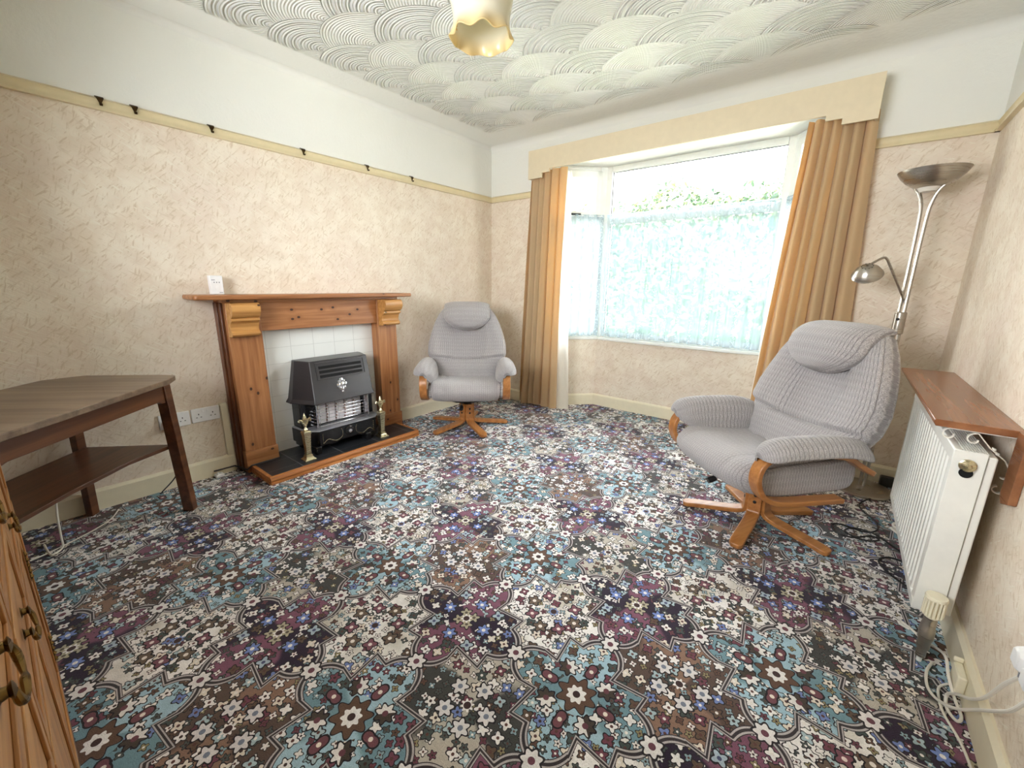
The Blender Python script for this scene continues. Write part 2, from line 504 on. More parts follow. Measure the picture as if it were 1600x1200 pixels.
M['gloss_black'] = plain('gloss_black_enamel', srgb(22, 22, 24), .15)
M['hole_shade'] = plain('painted_hole_shade', srgb(8, 8, 8), .9)  # near-black colour stands in for shade inside holes and slots
M['grey_metal'] = plain('grey_enamelled_metal', srgb(150, 150, 156), .3, .3)
M['chrome'] = brushed('bright_steel', srgb(222, 224, 230), .18)
M['nickel'] = brushed('brushed_nickel', srgb(188, 182, 172), .3)
M['brass'] = brushed('polished_brass', srgb(214, 204, 170), .28)
M['old_brass'] = brushed('darkened_brass', srgb(122, 96, 54), .3)
M['bronze'] = brushed('tarnished_bronze_hook', srgb(74, 58, 36), .4)
M['radiant'] = plain('white_ceramic_radiant', srgb(232, 228, 232), .7)
M['rust'] = plain('rusty_clay_pins', srgb(118, 66, 54), .8)
M['fabric'] = fabric()
M['bplastic'] = plain('black_plastic', srgb(24, 24, 26), .4)
M['wplastic'] = plain('white_plastic', srgb(236, 236, 236), .35)
M['cplastic'] = plain('yellowed_cream_plastic', srgb(234, 228, 204), .4)
M['radwhite'] = plain('white_radiator_enamel', srgb(232, 232, 226), .3)
M['grey_ink'] = plain('grey_print', srgb(110, 114, 124), .6)
M['cable'] = plain('white_cable_sheath', srgb(226, 222, 212), .45)
M['curtain'] = curtain_cloth()
M['lining'] = sheer('white_curtain_lining', srgb(240, 236, 226), False, 0., .55)
M['net'] = sheer('white_net_curtain', srgb(186, 208, 220), True, .6, .5)
M['piping'] = plain('grey_piping', srgb(190, 186, 184), .9)
M['weave'] = plain('cream_shelf_bracket_paint', srgb(226, 222, 212), .4)

# ------------------------------------------------------------------ room shell
def quad(*p): return MB().poly(p)
fl = MB()
fl.poly([(0, YB, 0), (W, YB, 0), (W, 0, 0), (2.76, 0, 0), (2.5, .404, 0), (1.05, .404, 0), (.65, 0, 0), (0, 0, 0)])
struct(fl.build('floor', M['carpet'], None, smooth=0))
# bottom slab under the carpet so the floor has thickness
c = MB(); c.box(-.12, W + .12, YB - .12, .62, H, H + .15)
struct(c.build('ceiling', M['ceil'], None, smooth=0))
def two_tone(name, pts_fn):
    """a wall with paper below the picture rail and white plaster above; pts_fn(z0, z1, mb, material index)"""
    mb = MB(); pts_fn(mb); return struct(mb.build(name, [M['paper'], M['white_plaster']], None, smooth=0))
def wl(mb):
    mb.box(-.12, 0, YB, .12, 0, RAIL, 0); mb.box(-.12, 0, YB, .12, RAIL, H, 1)
two_tone('wall_left', wl)
def wr(mb):
    mb.box(W, W + .12, YB, .12, 0, RAIL, 0); mb.box(W, W + .12, YB, .12, RAIL, H, 1)
two_tone('wall_right', wr)
SOF = 2.262       # underside of the bay ceiling
def wf(mb):
    for a, b in ((0, .65), (2.76, W)):
        mb.box(a, b, 0, .12, 0, RAIL, 0); mb.box(a, b, 0, .12, RAIL, H, 1)
    mb.box(.65, 2.76, 0, .12, SOF, H, 1)
two_tone('wall_front', wf)
SILL = .70
def wbay(mb):
    for z0, z1, mi in ((0, SILL - .02, 0),):
        mb.prism([(1.05, .404), (2.5, .404), (2.56, .54), (.99, .54)], 'z', z0, z1, mi)
        mb.prism([(.65, 0), (1.05, .404), (.99, .54), (.56, .12), (.56, .09)], 'z', z0, z1, mi)
        mb.prism([(2.76, 0), (2.5, .404), (2.56, .54), (2.86, .12), (2.86, .09)], 'z', z0, z1, mi)
two_tone('wall_bay', wbay)
s = MB(); s.prism([(.5, .119), (2.95, .119), (2.65, .62), (.9, .62)], 'z', SOF, H - .002)
struct(s.build('ceiling_bay', M['white_plaster'], None, smooth=0))
# back wall with an unseen window, added behind the camera to give fill light
BX0, BX1, BZ0, BZ1 = .85, 2.5, 1.08, 2.0
def wb(mb):
    for x0, x1, z0, z1 in ((-.12, BX0, 0, max(RAIL, BZ1)), (BX1, W + .12, 0, max(RAIL, BZ1)), (BX0, BX1, 0, BZ0)):
        mb.box(x0, x1, YB - .12, YB, z0, z1, 0)
    for x0, x1, z0, z1 in ((-.12, BX0, max(RAIL, BZ1), H), (BX1, W + .12, max(RAIL, BZ1), H), (BX0, BX1, BZ1, H)):
        mb.box(x0, x1, YB - .12, YB, z0, z1, 1)
two_tone('wall_back', wb)

# coves
def cove(name, p0, p1, inward, r=.1):
    mb = MB(); p0, p1, n = Vector(p0), Vector(p1), Vector(inward)
    prof = [(0, -r)] + [(r - r * math.cos(a), -r + r * math.sin(a)) for a in [i * PI / 2 / 8 for i in range(1, 9)]] + [(0, 0)]
    mb.loft([[q + n * a + Vector((0, 0, H + b)) for a, b in prof] for q in (p0, p1)])
    return struct(mb.build(name, M['cove'], None))
cove('trim_1', (0, .0, 0), (W, .0, 0), (0, -1, 0), .055)
cove('trim_2', (0, YB, 0), (0, 0, 0), (1, 0, 0), .035)

# baseboards (skirting): chamfered top
def skirt(name, pts, closed=False):
    mb = MB(); P = [Vector((*p, 0)) for p in pts]; rings = []
    prof = [(0, 0), (.018, 0), (.018, SK - .014), (.008, SK), (0, SK)]
    for i, p in enumerate(P):
        d1 = (P[i] - P[i - 1]).normalized() if i else (P[1] - P[0]).normalized()
        d2 = (P[i + 1] - P[i]).normalized() if i + 1 < len(P) else d1
        n1, n2 = Vector((d1.y, -d1.x, 0)), Vector((d2.y, -d2.x, 0)); n = (n1 + n2); n = n / max(.3, n.dot(n1))
        rings.append([p + n * a + Vector((0, 0, b)) for a, b in prof])
    mb.loft(rings); return struct(mb.build(name, M['cream'], None, smooth=0))
skirt('baseboard_left', [(0, YB), (0, -2.535)])
skirt('baseboard_left_far', [(0, -1.292), (0, 0), (.65, 0)])
skirt('baseboard_bay', [(.65, 0), (1.05, .404), (2.5, .404), (2.76, 0)])
skirt('baseboard_right', [(2.76, 0), (W, 0), (W, YB)])

# picture rail
def prail(name, p0, p1, inward):
    mb = MB(); n = Vector(inward)
    prof = [(0, .022), (.010, .022), (.020, .012), (.012, .002), (.013, -.018), (.022, -.026), (.022, -.034), (0, -.034)]
    mb.loft([[Vector(q) + n * a + Vector((0, 0, RAIL - .02 + b)) for a, b in prof] for q in (p0, p1)])
    return struct(mb.build(name, M['rail'], None, smooth=50))
prail('trim_3', (0, YB, 0), (0, 0, 0), (1, 0, 0))
prail('trim_4', (0, 0, 0), (.65, 0, 0), (0, -1, 0))
prail('trim_5', (2.76, 0, 0), (W, 0, 0), (0, -1, 0))
prail('trim_6', (W, 0, 0), (W, YB, 0), (-1, 0, 0))

# window sill board following the bay
sl = MB()
sl.prism([(.72, .06), (1.06, .402), (1.3, .372), (2.25, .372), (2.49, .402), (2.69, .06), (2.86, .12), (2.56, .54), (.99, .54), (.56, .12)], 'z', SILL - .028, SILL)
struct(sl.build('trim_7', M['upvc'], None, bevel=.006))

# windows
def window(name, p0, p1, z0, z1, split, bars, opener=False):
    """frame between two floor points; split = transom height; bars = mullions"""
    p0, p1 = Vector((*p0, 0)), Vector((*p1, 0)); d = (p1 - p0); L = d.length; d.normalize(); n = Vector((d.y, -d.x, 0))
    R = Matrix((d, -n, Vector((0, 0, 1)))).transposed()
    root = None
    def bar(mb, a0, a1, b0, b1, t0, t1):
        c = p0 + d * ((a0 + a1) / 2) + n * (-(t0 + t1) / 2) + Vector((0, 0, (b0 + b1) / 2))
        mb.obox(c, (a1 - a0, t1 - t0, b1 - b0), R)
    mb = MB(); f = .062
    bar(mb, 0, f, z0, z1, -.03, .03); bar(mb, L - f, L, z0, z1, -.03, .03)
    bar(mb, f, L - f, z1 - .05, z1, -.03, .03); bar(mb, f, L - f, z0, z0 + .055, -.03, .03)
    if split: bar(mb, f, L - f, split - .03, split + .03, -.03, .03)
    root = struct(mb.build(name, M['upvc'], None, bevel=.005))
    g = MB()
    zz = [(z0 + .055, split - .03), (split + .03, z1 - .05)] if split else [(z0 + .055, z1 - .05)]
    for b0, b1 in zz: bar(g, f - .004, L - f + .004, b0 - .004, b1 + .004, .006, .012)
    g.build('glass_pane', M['glass'], root, smooth=0)
    k = MB()
    for b0, b1 in zz:
        q = .004
        bar(k, f, f + q, b0, b1, -.004, .004); bar(k, L - f - q, L - f, b0, b1, -.004, .004)
        bar(k, f, L - f, b0, b0 + q, -.004, .004); bar(k, f, L - f, b1 - q, b1, -.004, .004)
    k.build('gasket', M['gasket'], root, smooth=0)
    if opener:
        s = MB(); b0, b1 = zz[-1]; q = .045
        bar(s, f - .01, f + q, b0 - .01, b1 + .01, -.042, .012); bar(s, L - f - q, L - f + .01, b0 - .01, b1 + .01, -.042, .012)
        bar(s, f, L - f, b0 - .01, b0 + q, -.042, .012); bar(s, f, L - f, b1 - q, b1 + .01, -.042, .012)
        s.build('opening_sash', M['upvc'], root, bevel=.004)
        h = MB(); bar(h, L / 2 - .05, L / 2 + .05, b0 + .008, b0 + .022, -.062, -.042)
        h.build('catch', M['gasket'], root, bevel=.003)
        v = MB(); bar(v, L * .3, L * .75, z1 - .03, z1 - .014, -.045, -.03); v.build('trickle_vent', M['upvc'], root, bevel=.003)
    return root
window('window_1', (1.03, .47), (2.52, .47), SILL, SOF, 1.792, 0)
window('window_2', (.60, .05), (1.025, .465), SILL, SOF, 1.80, 0, True)
window('window_3', (2.525, .465), (2.81, .05), SILL, SOF, 1.80, 0, True)
window('added_fill_window', (BX1, YB - .06), (BX0, YB - .06), BZ0, BZ1, None, 0)  # added rear window, out of view, lets fill light in

# ------------------------------------------------------------------ pelmet and curtains
PX0, PX1, PY = .55, 2.944, -.13
pm = thing('pelmet', 'long cream stepped pelmet board across the top of the bay window', 'pelmet', (1.75, 0, 2.2))
b = MB(); zb = 2.178
b.prism([(x - 1.75, z - 2.2) for x, z in ((PX0, 2.345), (PX1, 2.345), (PX1, 2.117), (2.782, 2.117), (2.782, 2.15), (2.702, 2.15), (2.702, zb), (.774, zb), (.774, 2.153), (.695, 2.153), (.695, 2.115), (PX0, 2.115))], 'y', PY, PY + .015)
b.build('fascia', M['pelmet'], pm)
box(PX0 - 1.75, PX1 - 1.75, PY + .015, -.002, .13, .145).build('top_board', M['pelmet'], pm)
for x in (PX0, PX1 - .015): box(x - 1.75, x + .015 - 1.75, PY + .015, -.002, -.083, .13).build('end_board', M['pelmet'], pm)

def curtain(label, xl, xr, n, seed, z0, z1, leads, lin):
    rnd = random.Random(seed)
    ph = [rnd.uniform(0, 6.28) for _ in range(4)]
    root = thing('curtain', label, 'curtain', (0, 0, 0))
    Wd = 1.2
    def off(s, t):
        g = .75 + .25 * math.sin(3 * s + ph[0])
        a = .046 * (0.85 + .2 * (1 - t))
        q = 2 * PI * n * (s + .045 * math.sin(2 * PI * s + ph[1]) + .03 * math.sin(4 * PI * s + ph[0]) * (1 - .5 * t) + .012 * math.sin(5 * t + ph[2]))
        return a * g * (math.sin(q) + .3 * math.sin(2 * q + ph[3])), .012 * math.cos(q)
    def f(s, t):
        z = z0 + (z1 - z0) * t
        o, dx = off(s, t)
        x = xl(t) * (1 - s) + xr(t) * s + dx
        return (x, -.055 + o + .02 * (1 - t) * math.sin(2 * s), z + (.006 * math.sin(9 * s + ph[1]) if t == 0 else 0))
    mb = MB(); mb.grid(f, n * 22, 34, fuv=lambda a, b: (a * Wd, b * (z1 - z0)))
    mb.build('curtain_cloth', M['curtain'], root, smooth=180, fix=False)
    if lin:
        mb = MB(); mb.grid(lin, 24, 24, fuv=lambda a, b: (a * .2, b * 2))
        mb.build('white_lining', M['lining'], root, smooth=180, fix=False)
    return root
L1 = lambda t: .415 + (.525 - .415) * t
R1 = lambda t: .865 + (.905 - .865) * t - .015 * math.sin(PI * t)
def lin1(s, t):
    x = R1(t) - .03 + s * (.03 + .105 * (1 - t) ** .8 + .01)
    return (x, -.03 + .055 * s + .012 * math.sin(9 * s + 3 * t), .012 + 2.15 * t)
curtain('gold curtain with a white lining edge, left of the bay window', L1, R1, 5, 3, .015, 2.185, 'r', lin1)
L2 = lambda t: 2.50 + .085 * t + .025 * t * t
R2 = lambda t: 3.03 - .09 * t
def lin2(s, t):
    return (L2(t) + .002 + .1 * s, -.012 + .035 * math.sin(2.2 * s + .3) , .03 + 2.12 * t)
curtain('wide gold curtain behind the floor lamp, right of the bay window', L2, R2, 6, 11, .02, 2.18, 'l', lin2)

# net curtains inside the glass
def net(label, p0, p1, n, seed):
    rnd = random.Random(seed); a, b = Vector((*p0, 0)), Vector((*p1, 0)); d = b - a; L = d.length; d.normalize(); nn = Vector((d.y, -d.x, 0))
    ph = [rnd.uniform(0, 6.28) for _ in range(5)]
    z0, z1 = SILL + .012, 1.842
    root = thing('net_curtain', label, 'net curtain', (a.x, a.y, 0))
    def f(s, t):
        w = math.sin(2 * PI * n * s + ph[0] + .8 * math.sin(5 * s + ph[1]) * (1 - .3 * t)) + .4 * math.sin(2 * PI * n * 2.3 * s + ph[2])
        return d * (s * L) + nn * (.014 * w * (1.15 - .45 * t)) + Vector((0, 0, z0 + (z1 - z0) * t))
    mb = MB(); mb.grid(f, int(n * 14), 12, fuv=lambda u, v: (u * L * 1.6, v * (z1 - z0)))
    mb.build('net_cloth', M['net'], root, smooth=180, fix=False)
    w = MB(); w.tube([nn * 0 + Vector((0, 0, z1 - .012)), d * L + Vector((0, 0, z1 - .012))], .003, 6)
    w.build('net_wire', M['wplastic'], root)
net('wide white net curtain across the front pane of the bay', (1.08, .405), (2.47, .405), 15, 2)
net('narrow white net curtain on the left side pane of the bay', (.67, .045), (1.05, .40), 6, 4)
net('narrow white net curtain mostly behind the right gold curtain', (2.5, .40), (2.735, .045), 6, 5)

# ------------------------------------------------------------------ fireplace
YL, YR = -2.525, -1.293                   # outer edges
OL, OR_ = -2.318, -1.482                  # opening
fs = thing('fire_surround', 'knotty pine fire surround with mantel shelf on the left wall', 'fireplace', (0, -1.91, 0))
cy = -1.91
def fsb(mb, name, mat, bev=.003): return mb.build(name, mat, fs, bevel=bev)
shelf = MB()
shelf.prism([(0, -2.668 - cy), (.19, -2.668 - cy), (.205, -2.655 - cy), (.205, -1.215 - cy), (.19, -1.2 - cy), (0, -1.2 - cy)], 'z', 1.092, 1.119)
fsb(shelf, 'mantel_shelf', M['pine_h'], .008)
m2 = box(0, .135, YL + .005 - cy, YR - .005 - cy, 1.072, 1.092); fsb(m2, 'shelf_moulding', M['pine_h'], .004)
for (a, b_, outer) in ((-2.502, OL, YL), (OR_, -1.312, YR)):
    p = fsb(box(.03, .122, a - cy, b_ - cy, .0, 1.072), 'pilaster', M['pine_v'])
    q = box(.03, .134, a - .006 - cy, b_ + .006 - cy, .0, .138).build('plinth', M['pine_h'], p, bevel=.003)
    # side return: strips between the pilaster and the wall
    lo, hi = (outer, a) if outer < a else (b_, outer)
    r_ = MB(); r_.box(0, .05, outer - cy if outer < a else b_ - cy, a - cy if outer < a else outer - cy, 0, 1.072)
    r_.box(.05, .085, (outer + .008 if outer < a else b_) - cy, (a if outer < a else outer - .008) - cy, 0, 1.072)
    fsb(r_, 'side_return', M['pine_dark'], .003)
    # corbel: rolled console
    w0, w1 = (a + .002, b_ - .03) if outer < a else (a + .01, b_ - .004)
    prof = cr([(.122, 1.07), (.20, 1.072), (.222, 1.05), (.222, 1.02), (.205, .995), (.185, .985)], 5) + cr([(.192, .98), (.192, .968), (.172, .955), (.163, .93), (.163, .91)], 4) + cr([(.170, .905), (.180, .895), (.180, .885), (.165, .874), (.122, .872)], 4)
    kb = MB(); kb.prism([(p_.x, p_.y) for p_ in [Vector((q[0], q[1], 0)) for q in prof]], 'y', w0 - cy, w1 - cy)
    kb.build('corbel', M['pine_pale'], fs, smooth=40)
fz = MB(); fz.box(.03, .112, OL - cy, OR_ - cy, .893, 1.072); fsb(fz, 'frieze', M['pine_h'], .003)

tp = MB(); tp.box(.001, .03, OL - .02, OR_ + .02, .0, .91)
tpo = tp.build('tiled_panel', M['tile'], fs, smooth=0); tpo.location = (0, -cy, 0)

he = thing('hearth', 'low black tiled hearth edged with pine moulding under the gas fire', 'hearth', (.28, -1.92, 0))
box(.136 - .28, .405 - .28, -2.47 + 1.92, -1.382 + 1.92, .001, .046).build('slate_tiles', M['slate'], he)
box(.0305 - .28, .136 - .28, -2.302 + 1.92, -1.495 + 1.92, .001, .046).build('inner_slab', M['slate'], he)
def mould(pts, name):
    mb = MB(); P = [Vector(p) for p in pts]
    d = (P[1] - P[0]).normalized(); n = Vector((d.y, -d.x, 0))
    prof = [(0, .0), (.02, 0), (.02, .014), (.014, .018), (.02, .024), (.02, .034), (.012, .044), (.012, .05), (0, .05)]
    mb.loft([[p + n * a + Vector((0, 0, z)) for a, z in prof] for p in P])
    return mb.build(name, M['trim_wood'], he, smooth=30)
mould([(.404 - .28, -2.486 + 1.92, 0), (.404 - .28, -1.366 + 1.92, 0)], 'front_moulding')
for y0, y1 in ((-2.490, -2.47), (-1.382, -1.362)):
    e = MB(); e.box(.137 - .28, .404 - .28, y0 + 1.92, y1 + 1.92, 0, .018); e.box(.137 - .28, .404 - .28, y0 + .003 + 1.92, y1 - .003 + 1.92, .018, .024); e.box(.137 - .28, .404 - .28, y0 + 1.92, y1 + 1.92, .024, .049)
    e.build('end_moulding', M['trim_wood'], he)

# gas fire
gf = thing('gas_fire', 'black gas fire with silver emblem and white radiants on the hearth', 'gas fire', (.15, -1.875, .047))
G = lambda x, y, z: (x - .15, y + 1.875, z - .047)
back = MB(); back.prism([(.032 - .15, -2.155 + 1.875), (.15 - .15, -2.155 + 1.875), (.15 - .15, -1.595 + 1.875), (.032 - .15, -1.595 + 1.875)], 'z', .02, .36)
back.build('back_casing', M['gloss_black'], gf, bevel=.004)
hood = MB()
topo = [(.035, -2.125), (.075, -2.125), (.20, -2.083), (.20, -1.655), (.075, -1.62), (.035, -1.62)]
boto = [(.035, -2.175), (.10, -2.175), (.255, -2.095), (.255, -1.652), (.10, -1.575), (.035, -1.575)]
lip = [(.035, -2.192), (.10, -2.192), (.268, -2.102), (.268, -1.645), (.10, -1.557), (.035, -1.557)]
hood.loft([[G(*p, .674) for p in topo], [G(*p, .415) for p in boto], [G(*p, .392) for p in lip], [G(*p, .385) for p in lip]])
hood.build('hood', M['black'], gf, bevel=.004, smooth=20)
# louvre: frame, three slots on the sloping hood front
def onfront(y, z, o=0.): # point on hood front plane
    t = (.674 - z) / (.674 - .415); return Vector(G(.20 + .055 * t + o, y, z))
def fpatch(mb, y0, y1, z0, z1, o, th=.004):
    a = [onfront(y0, z0, o), onfront(y1, z0, o), onfront(y1, z1, o), onfront(y0, z1, o)]
    mb.loft([a, [p + Vector((th, 0, 0)) for p in a]])
lv = MB()
for z0, z1 in ((.655, .66), (.545, .55)): fpatch(lv, -2.05, -1.685, z0, z1, .0)
for y0, y1 in ((-2.05, -2.045), (-1.69, -1.685)): fpatch(lv, y0, y1, .55, .655, .0)
lv = lv.build('louvre_frame', M['black'], gf, smooth=0)
for k in range(3):
    s_ = MB(); z_ = .626 - k * .03; fpatch(s_, -2.028, -1.708, z_ - .0095, z_ + .0095, -.002, .0035); s_.build('slot', M['hole_shade'], lv, smooth=0)
em = MB()
for k in range(8):
    a = k * PI / 4; c_ = onfront(-1.885 + .024 * math.cos(a), .492 + .03 * math.sin(a), .003)
    em.lathe([(.001, -.007), (.012 if k % 2 else .017, 0), (.001, .007)], c_, 8, (1, 0, .2))
em.lathe([(.001, -.008), (.02, 0), (.001, .008)], onfront(-1.885, .492, .004), 10, (1, 0, .2))
em.lathe([(.006, -.006), (.009, 0), (.001, .006)], onfront(-1.885, .442, .003), 8, (1, 0, .2))
em.build('silver_emblem', M['chrome'], gf)
# radiants
rd = MB()
for i in range(5):
    y0 = -2.045 + i * .069
    rd.box(.15 - .15, .168 - .15, y0 + 1.875, y0 + .062 + 1.875, .215 - .047, .385 - .047)
rad = rd.islands('radiant', M['radiant'], gf, bevel=.004)[2]
pn = MB()
for i in range(4):
    for k in range(7): pn.lathe([(.001, -.006), (.0055, 0), (.001, .006)], G(.172 + .004 * (k % 2), -1.979 + i * .069 + .004 * ((k * 7) % 3 - 1), .235 + .021 * k), 6)
pn.islands('clay_pin', M['rust'], rad)
rf = MB(); rf.prism([(.14 - .15, -2.075 + 1.875), (.235 - .15, -2.085 + 1.875), (.235 - .15, -2.079 + 1.875), (.14 - .15, -2.069 + 1.875)], 'z', .205 - .047, .39 - .047)
rf.prism([(.14 - .15, -1.695 + 1.875), (.235 - .15, -1.69 + 1.875), (.235 - .15, -1.684 + 1.875), (.14 - .15, -1.689 + 1.875)], 'z', .205 - .047, .39 - .047)
rf.box(.135 - .15, .142 - .15, -2.07 + 1.875, -1.69 + 1.875, .205 - .047, .39 - .047)
rf.build('reflector', M['chrome'], gf, smooth=0)
gr = MB()
for k in range(7):
    z_ = .222 + k * .025
    pts = [G(.12, -2.15 + .055, z_), G(.225, -2.082, z_), G(.245, -2.06, z_), G(.247, -1.70, z_), G(.232, -1.682, z_), G(.12, -1.66, z_)]
    gr.tube(pts, .0016, 5)
for y in (-2.07, -2.0, -1.93, -1.86, -1.79, -1.72, -1.69): gr.tube([G(.243, y, .205), G(.246, y, .388)], .0018, 5)
gr.build('wire_guard', M['chrome'], gf)
ba = MB()
bo = [(.035, -2.172), (.20, -2.168), (.277, -2.10), (.277, -1.66), (.22, -1.60), (.035, -1.596)]
ba.loft([[G(*p, .198) for p in bo], [G(*p, .10) for p in bo]])
ba.build('base', M['gloss_black'], gf, bevel=.003, smooth=20)
ty = MB(); ty.loft([[G(p[0] + .004, p[1], .199) for p in bo], [G(p[0] + .004, p[1], .206) for p in bo]]); ty.build('tray', M['grey_metal'], gf, bevel=.002, smooth=20)
ap = MB()
def front_sheet(y):  # scalloped lower edge of the base front
    t = (y + 2.10) / .44
    return .095 - .028 * max(0, math.cos(2 * PI * (t - .5) * 1.0)) * 0 - .02 * math.sin(PI * t) + .035 * (abs(2 * t - 1) ** 3) * 0
pts = [(-2.10 + 1.875, .198 - .047), (-1.66 + 1.875, .198 - .047)] + [(y + 1.875, z - .047) for y, z in ((-1.66, .085), (-1.70, .10), (-1.76, .085), (-1.82, .11), (-1.94, .11), (-2.0, .085), (-2.06, .10), (-2.10, .085))]
ap.prism(pts, 'x', .277 - .15, .281 - .15); ap.build('front_panel', M['gloss_black'], gf, smooth=0)
gl = MB()
for sgn in (-1, 1):
    pts = cr([(sgn * .198, .062), (sgn * .198, .128), (sgn * .198, .128)], 2) 
    path = [Vector((.1325, sgn * .198, .135)), Vector((.1325, sgn * .198, .062))] + [Vector((.1325, p.x, p.y)) for p in cr([(sgn * .198, .062), (sgn * .16, .085), (sgn * .11, .062), (sgn * .075, .068), (sgn * .055, .085), (sgn * .052, .115), (sgn * .06, .138)], 5)]
    gl.tube([p + Vector((0, -.005, 0)) for p in path], .0014, 5)
gl.islands('gold_lining', M['brass'], gf)
kn = MB(); kn.lathe([(.036, 0), (.036, .006), (.03, .01), (.016, .011)], (.131, -.005, .108), 24, (1, 0, 0)); kn = kn.build('control_knob', M['gloss_black'], gf)
kc = MB(); kc.lathe([(.014, .0), (.013, .007), (.002, .009)], (.142, -.005, .108), 16, (1, 0, 0)); kc.build('knob_cap', M['chrome'], kn)
for y in (-2.118, -1.735, ):
    lg = MB(); lg.box(.225 - .15, .30 - .15, y - .02 + 1.875, y + .02 + 1.875, 0, .055); lg.build('foot', M['gloss_black'], gf, bevel=.006)
lg = MB(); lg.box(.05 - .15, .09 - .15, -2.14 + 1.875, -1.62 + 1.875, 0.0, .06); lg.build('rear_foot', M['gloss_black'], gf)

# companion posts (fleur-de-lis)
def andiron(loc, label):
    t = thing('brass_firedog', label, 'ornament', loc, 0, 'brass firedogs on the hearth')
    b_ = MB(); b_.loft([[(x * s_, y * s_, z) for x, y in ((1, 1), (-1, 1), (-1, -1), (1, -1))] for s_, z in ((.036, 0), (.036, .006), (.024, .018), (.02, .03), (.02, .036))])
    b_.build('foot', M['brass'], t, bevel=.001, smooth=30)
    c_ = MB(); c_.loft([[(x * s_, y * s_, z) for x, y in ((1, 1), (-1, 1), (-1, -1), (1, -1))] for s_, z in ((.014, .036), (.0165, .05), (.015, .06), (.021, .175), (.024, .185), (.024, .195), (.018, .203))])
    for k in range(6): c_.box(.016 + .001 * k, .0185 + .001 * k, -.006, .006, .07 + .017 * k, .08 + .017 * k)
    c_.build('post', M['brass'], t, bevel=.001, smooth=30)
    f = MB(); f.lathe([(.010, .2), (.014, .21), (.008, .222), (.006, .23), (.011, .236), (.011, .241), (.006, .246)], n=14)
    f.lathe([(.005, .244), (.015, .272), (.012, .292), (.001, .322)], n=10)
    for s_ in (-1, 1):
        f.tube([(0, s_ * y, z) for y, z in ((.003, .245), (.013, .256), (.024, .276), (.034, .282), (.039, .272), (.034, .262))], lambda q: .0085 - .003 * q, 7)
    f.box(-.006, .006, -.014, .014, .245, .251)
    f.build('fleur_finial', M['brass'], t)
    return t
andiron((.318, -2.205, .0465), 'brass fleur-de-lis firedog at the left end of the hearth')
andiron((.318, -1.635, .0465), 'brass fleur-de-lis firedog at the right end of the hearth')

# alarm on the mantel
al = thing('carbon_monoxide_alarm', 'small white upright alarm box on the left end of the mantel shelf', 'alarm', (.055, -2.51, 1.1192), math.radians(3))
ab = MB(); ab.box(-.018, .018, -.033, .033, 0, .108); ab.build('casing', M['wplastic'], al, bevel=.004)
dk = MB()
for y in (-.013, 0, .013): dk.box(.0178, .0186, y - .0025, y + .0025, .066, .072)
dk.box(.0178, .0186, -.026, -.008, .081, .084); dk.box(.0178, .0186, .008, .026, .01, .013)
dk.islands('printed_mark', M['grey_ink'], al, smooth=0)
bt = MB(); bt.lathe([(.014, 0), (.014, .002), (.011, .003)], (.018, 0, .038), 20, (1, 0, 0)); bt.build('test_button', M['wplastic'], al)

# picture hooks
hk = None
rail_h = [(-2.863, 'first picture hook from the left on the cream picture rail'), (-2.737, 'second picture hook from the left on the picture rail'), (-2.409, 'third picture hook from the left, above the mantel alarm'), (-1.896, 'fourth picture hook along the rail, above the gas fire'), (-1.422, 'fifth picture hook along the rail, above the right pilaster'), (-1.012, 'picture hook nearest the window corner on the picture rail')]
for i, (y, lab) in enumerate(rail_h):
    if hk is None:
        mb = MB()
        path = [Vector((p[0], 0, p[1])) for p in cr([(.004, .004), (.012, .009), (.026, -.002), (.024, -.016), (.026, -.03), (.036, -.034), (.042, -.026)], 4)]
        mb.strip(path, (0, 1, 0), lambda q: .030 if q < .3 else .030 - .02 * min(1, (q - .3) / .25), .002)
        hk = mb.build('picture_hook', M['bronze'], None); o = hk
    else:
        o = hk.copy(); COL.objects.link(o)
    o.location = (0, y, RAIL - .003 if i < 9 else 0); tag(o, lab, 'picture hook', 'picture hooks on the left rail')

# sockets on the left wall
def socket(loc, label, sw=True):
    t = thing('double_socket', label, 'socket', loc, 0, 'double sockets on the left wall')
    p = MB(); p.box(0, .011, -.073, .073, -.043, .043); p.build('faceplate', M['wplastic'], t, bevel=.004)
    h_ = MB()
    for y in (-.036, .036):
        h_.box(.0108, .0114, y - .0022, y + .0022, .002, .011)
        for s_ in (-1, 1): h_.box(.0108, .0114, y + s_ * .011 - .0035, y + s_ * .011 + .0035, -.014, -.010)
    h_.islands('pin_hole', M['hole_shade'], t, smooth=0)
    for y in (-.012, .012):
        r_ = MB(); r_.prism([(.011, .016), (.016, .017), (.012, .032), (.011, .032)], 'y', y - .006, y + .006); r_.build('rocker_switch', M['wplastic'], t, smooth=0)
    return t
socket((.001, -2.65, .405), 'white double socket nearest the fire surround')
socket((.001, -2.802, .403), 'white double socket behind the table leg, holding a black plug')
t = thing('black_plug', 'black plug pushed into the socket behind the table leg', 'plug', (.0125, -2.838, .385))
p = MB(); p.loft([[(x, y * s_, z * s_) for y, z in ((-.022, -.024), (.022, -.024), (.022, .012), (.01, .026), (-.01, .026), (-.022, .012))] for x, s_ in ((0, 1), (.02, 1), (.032, .7))]); p.build('plug_body', M['bplastic'], t, bevel=.003)
p = MB(); p.tube(cr([(.018, 0, -.022), (.02, 0, -.06), (.02, .004, -.2), (.03, -.01, -.3), (.05, -.1, -.379)], 6), .0035, 6); p.build('plug_cable', M['bplastic'], t)
tr_ = MB(); tr_.box(0, .02, -2.572, -2.535, SK, .452); tr_.box(0, .0205, -2.576, -2.538, .44, .456)
tag(tr_.build('cable_trunking', M['cream'], None, bevel=.003), 'cream upright cable trunking between the socket and the pine surround', 'trunking')
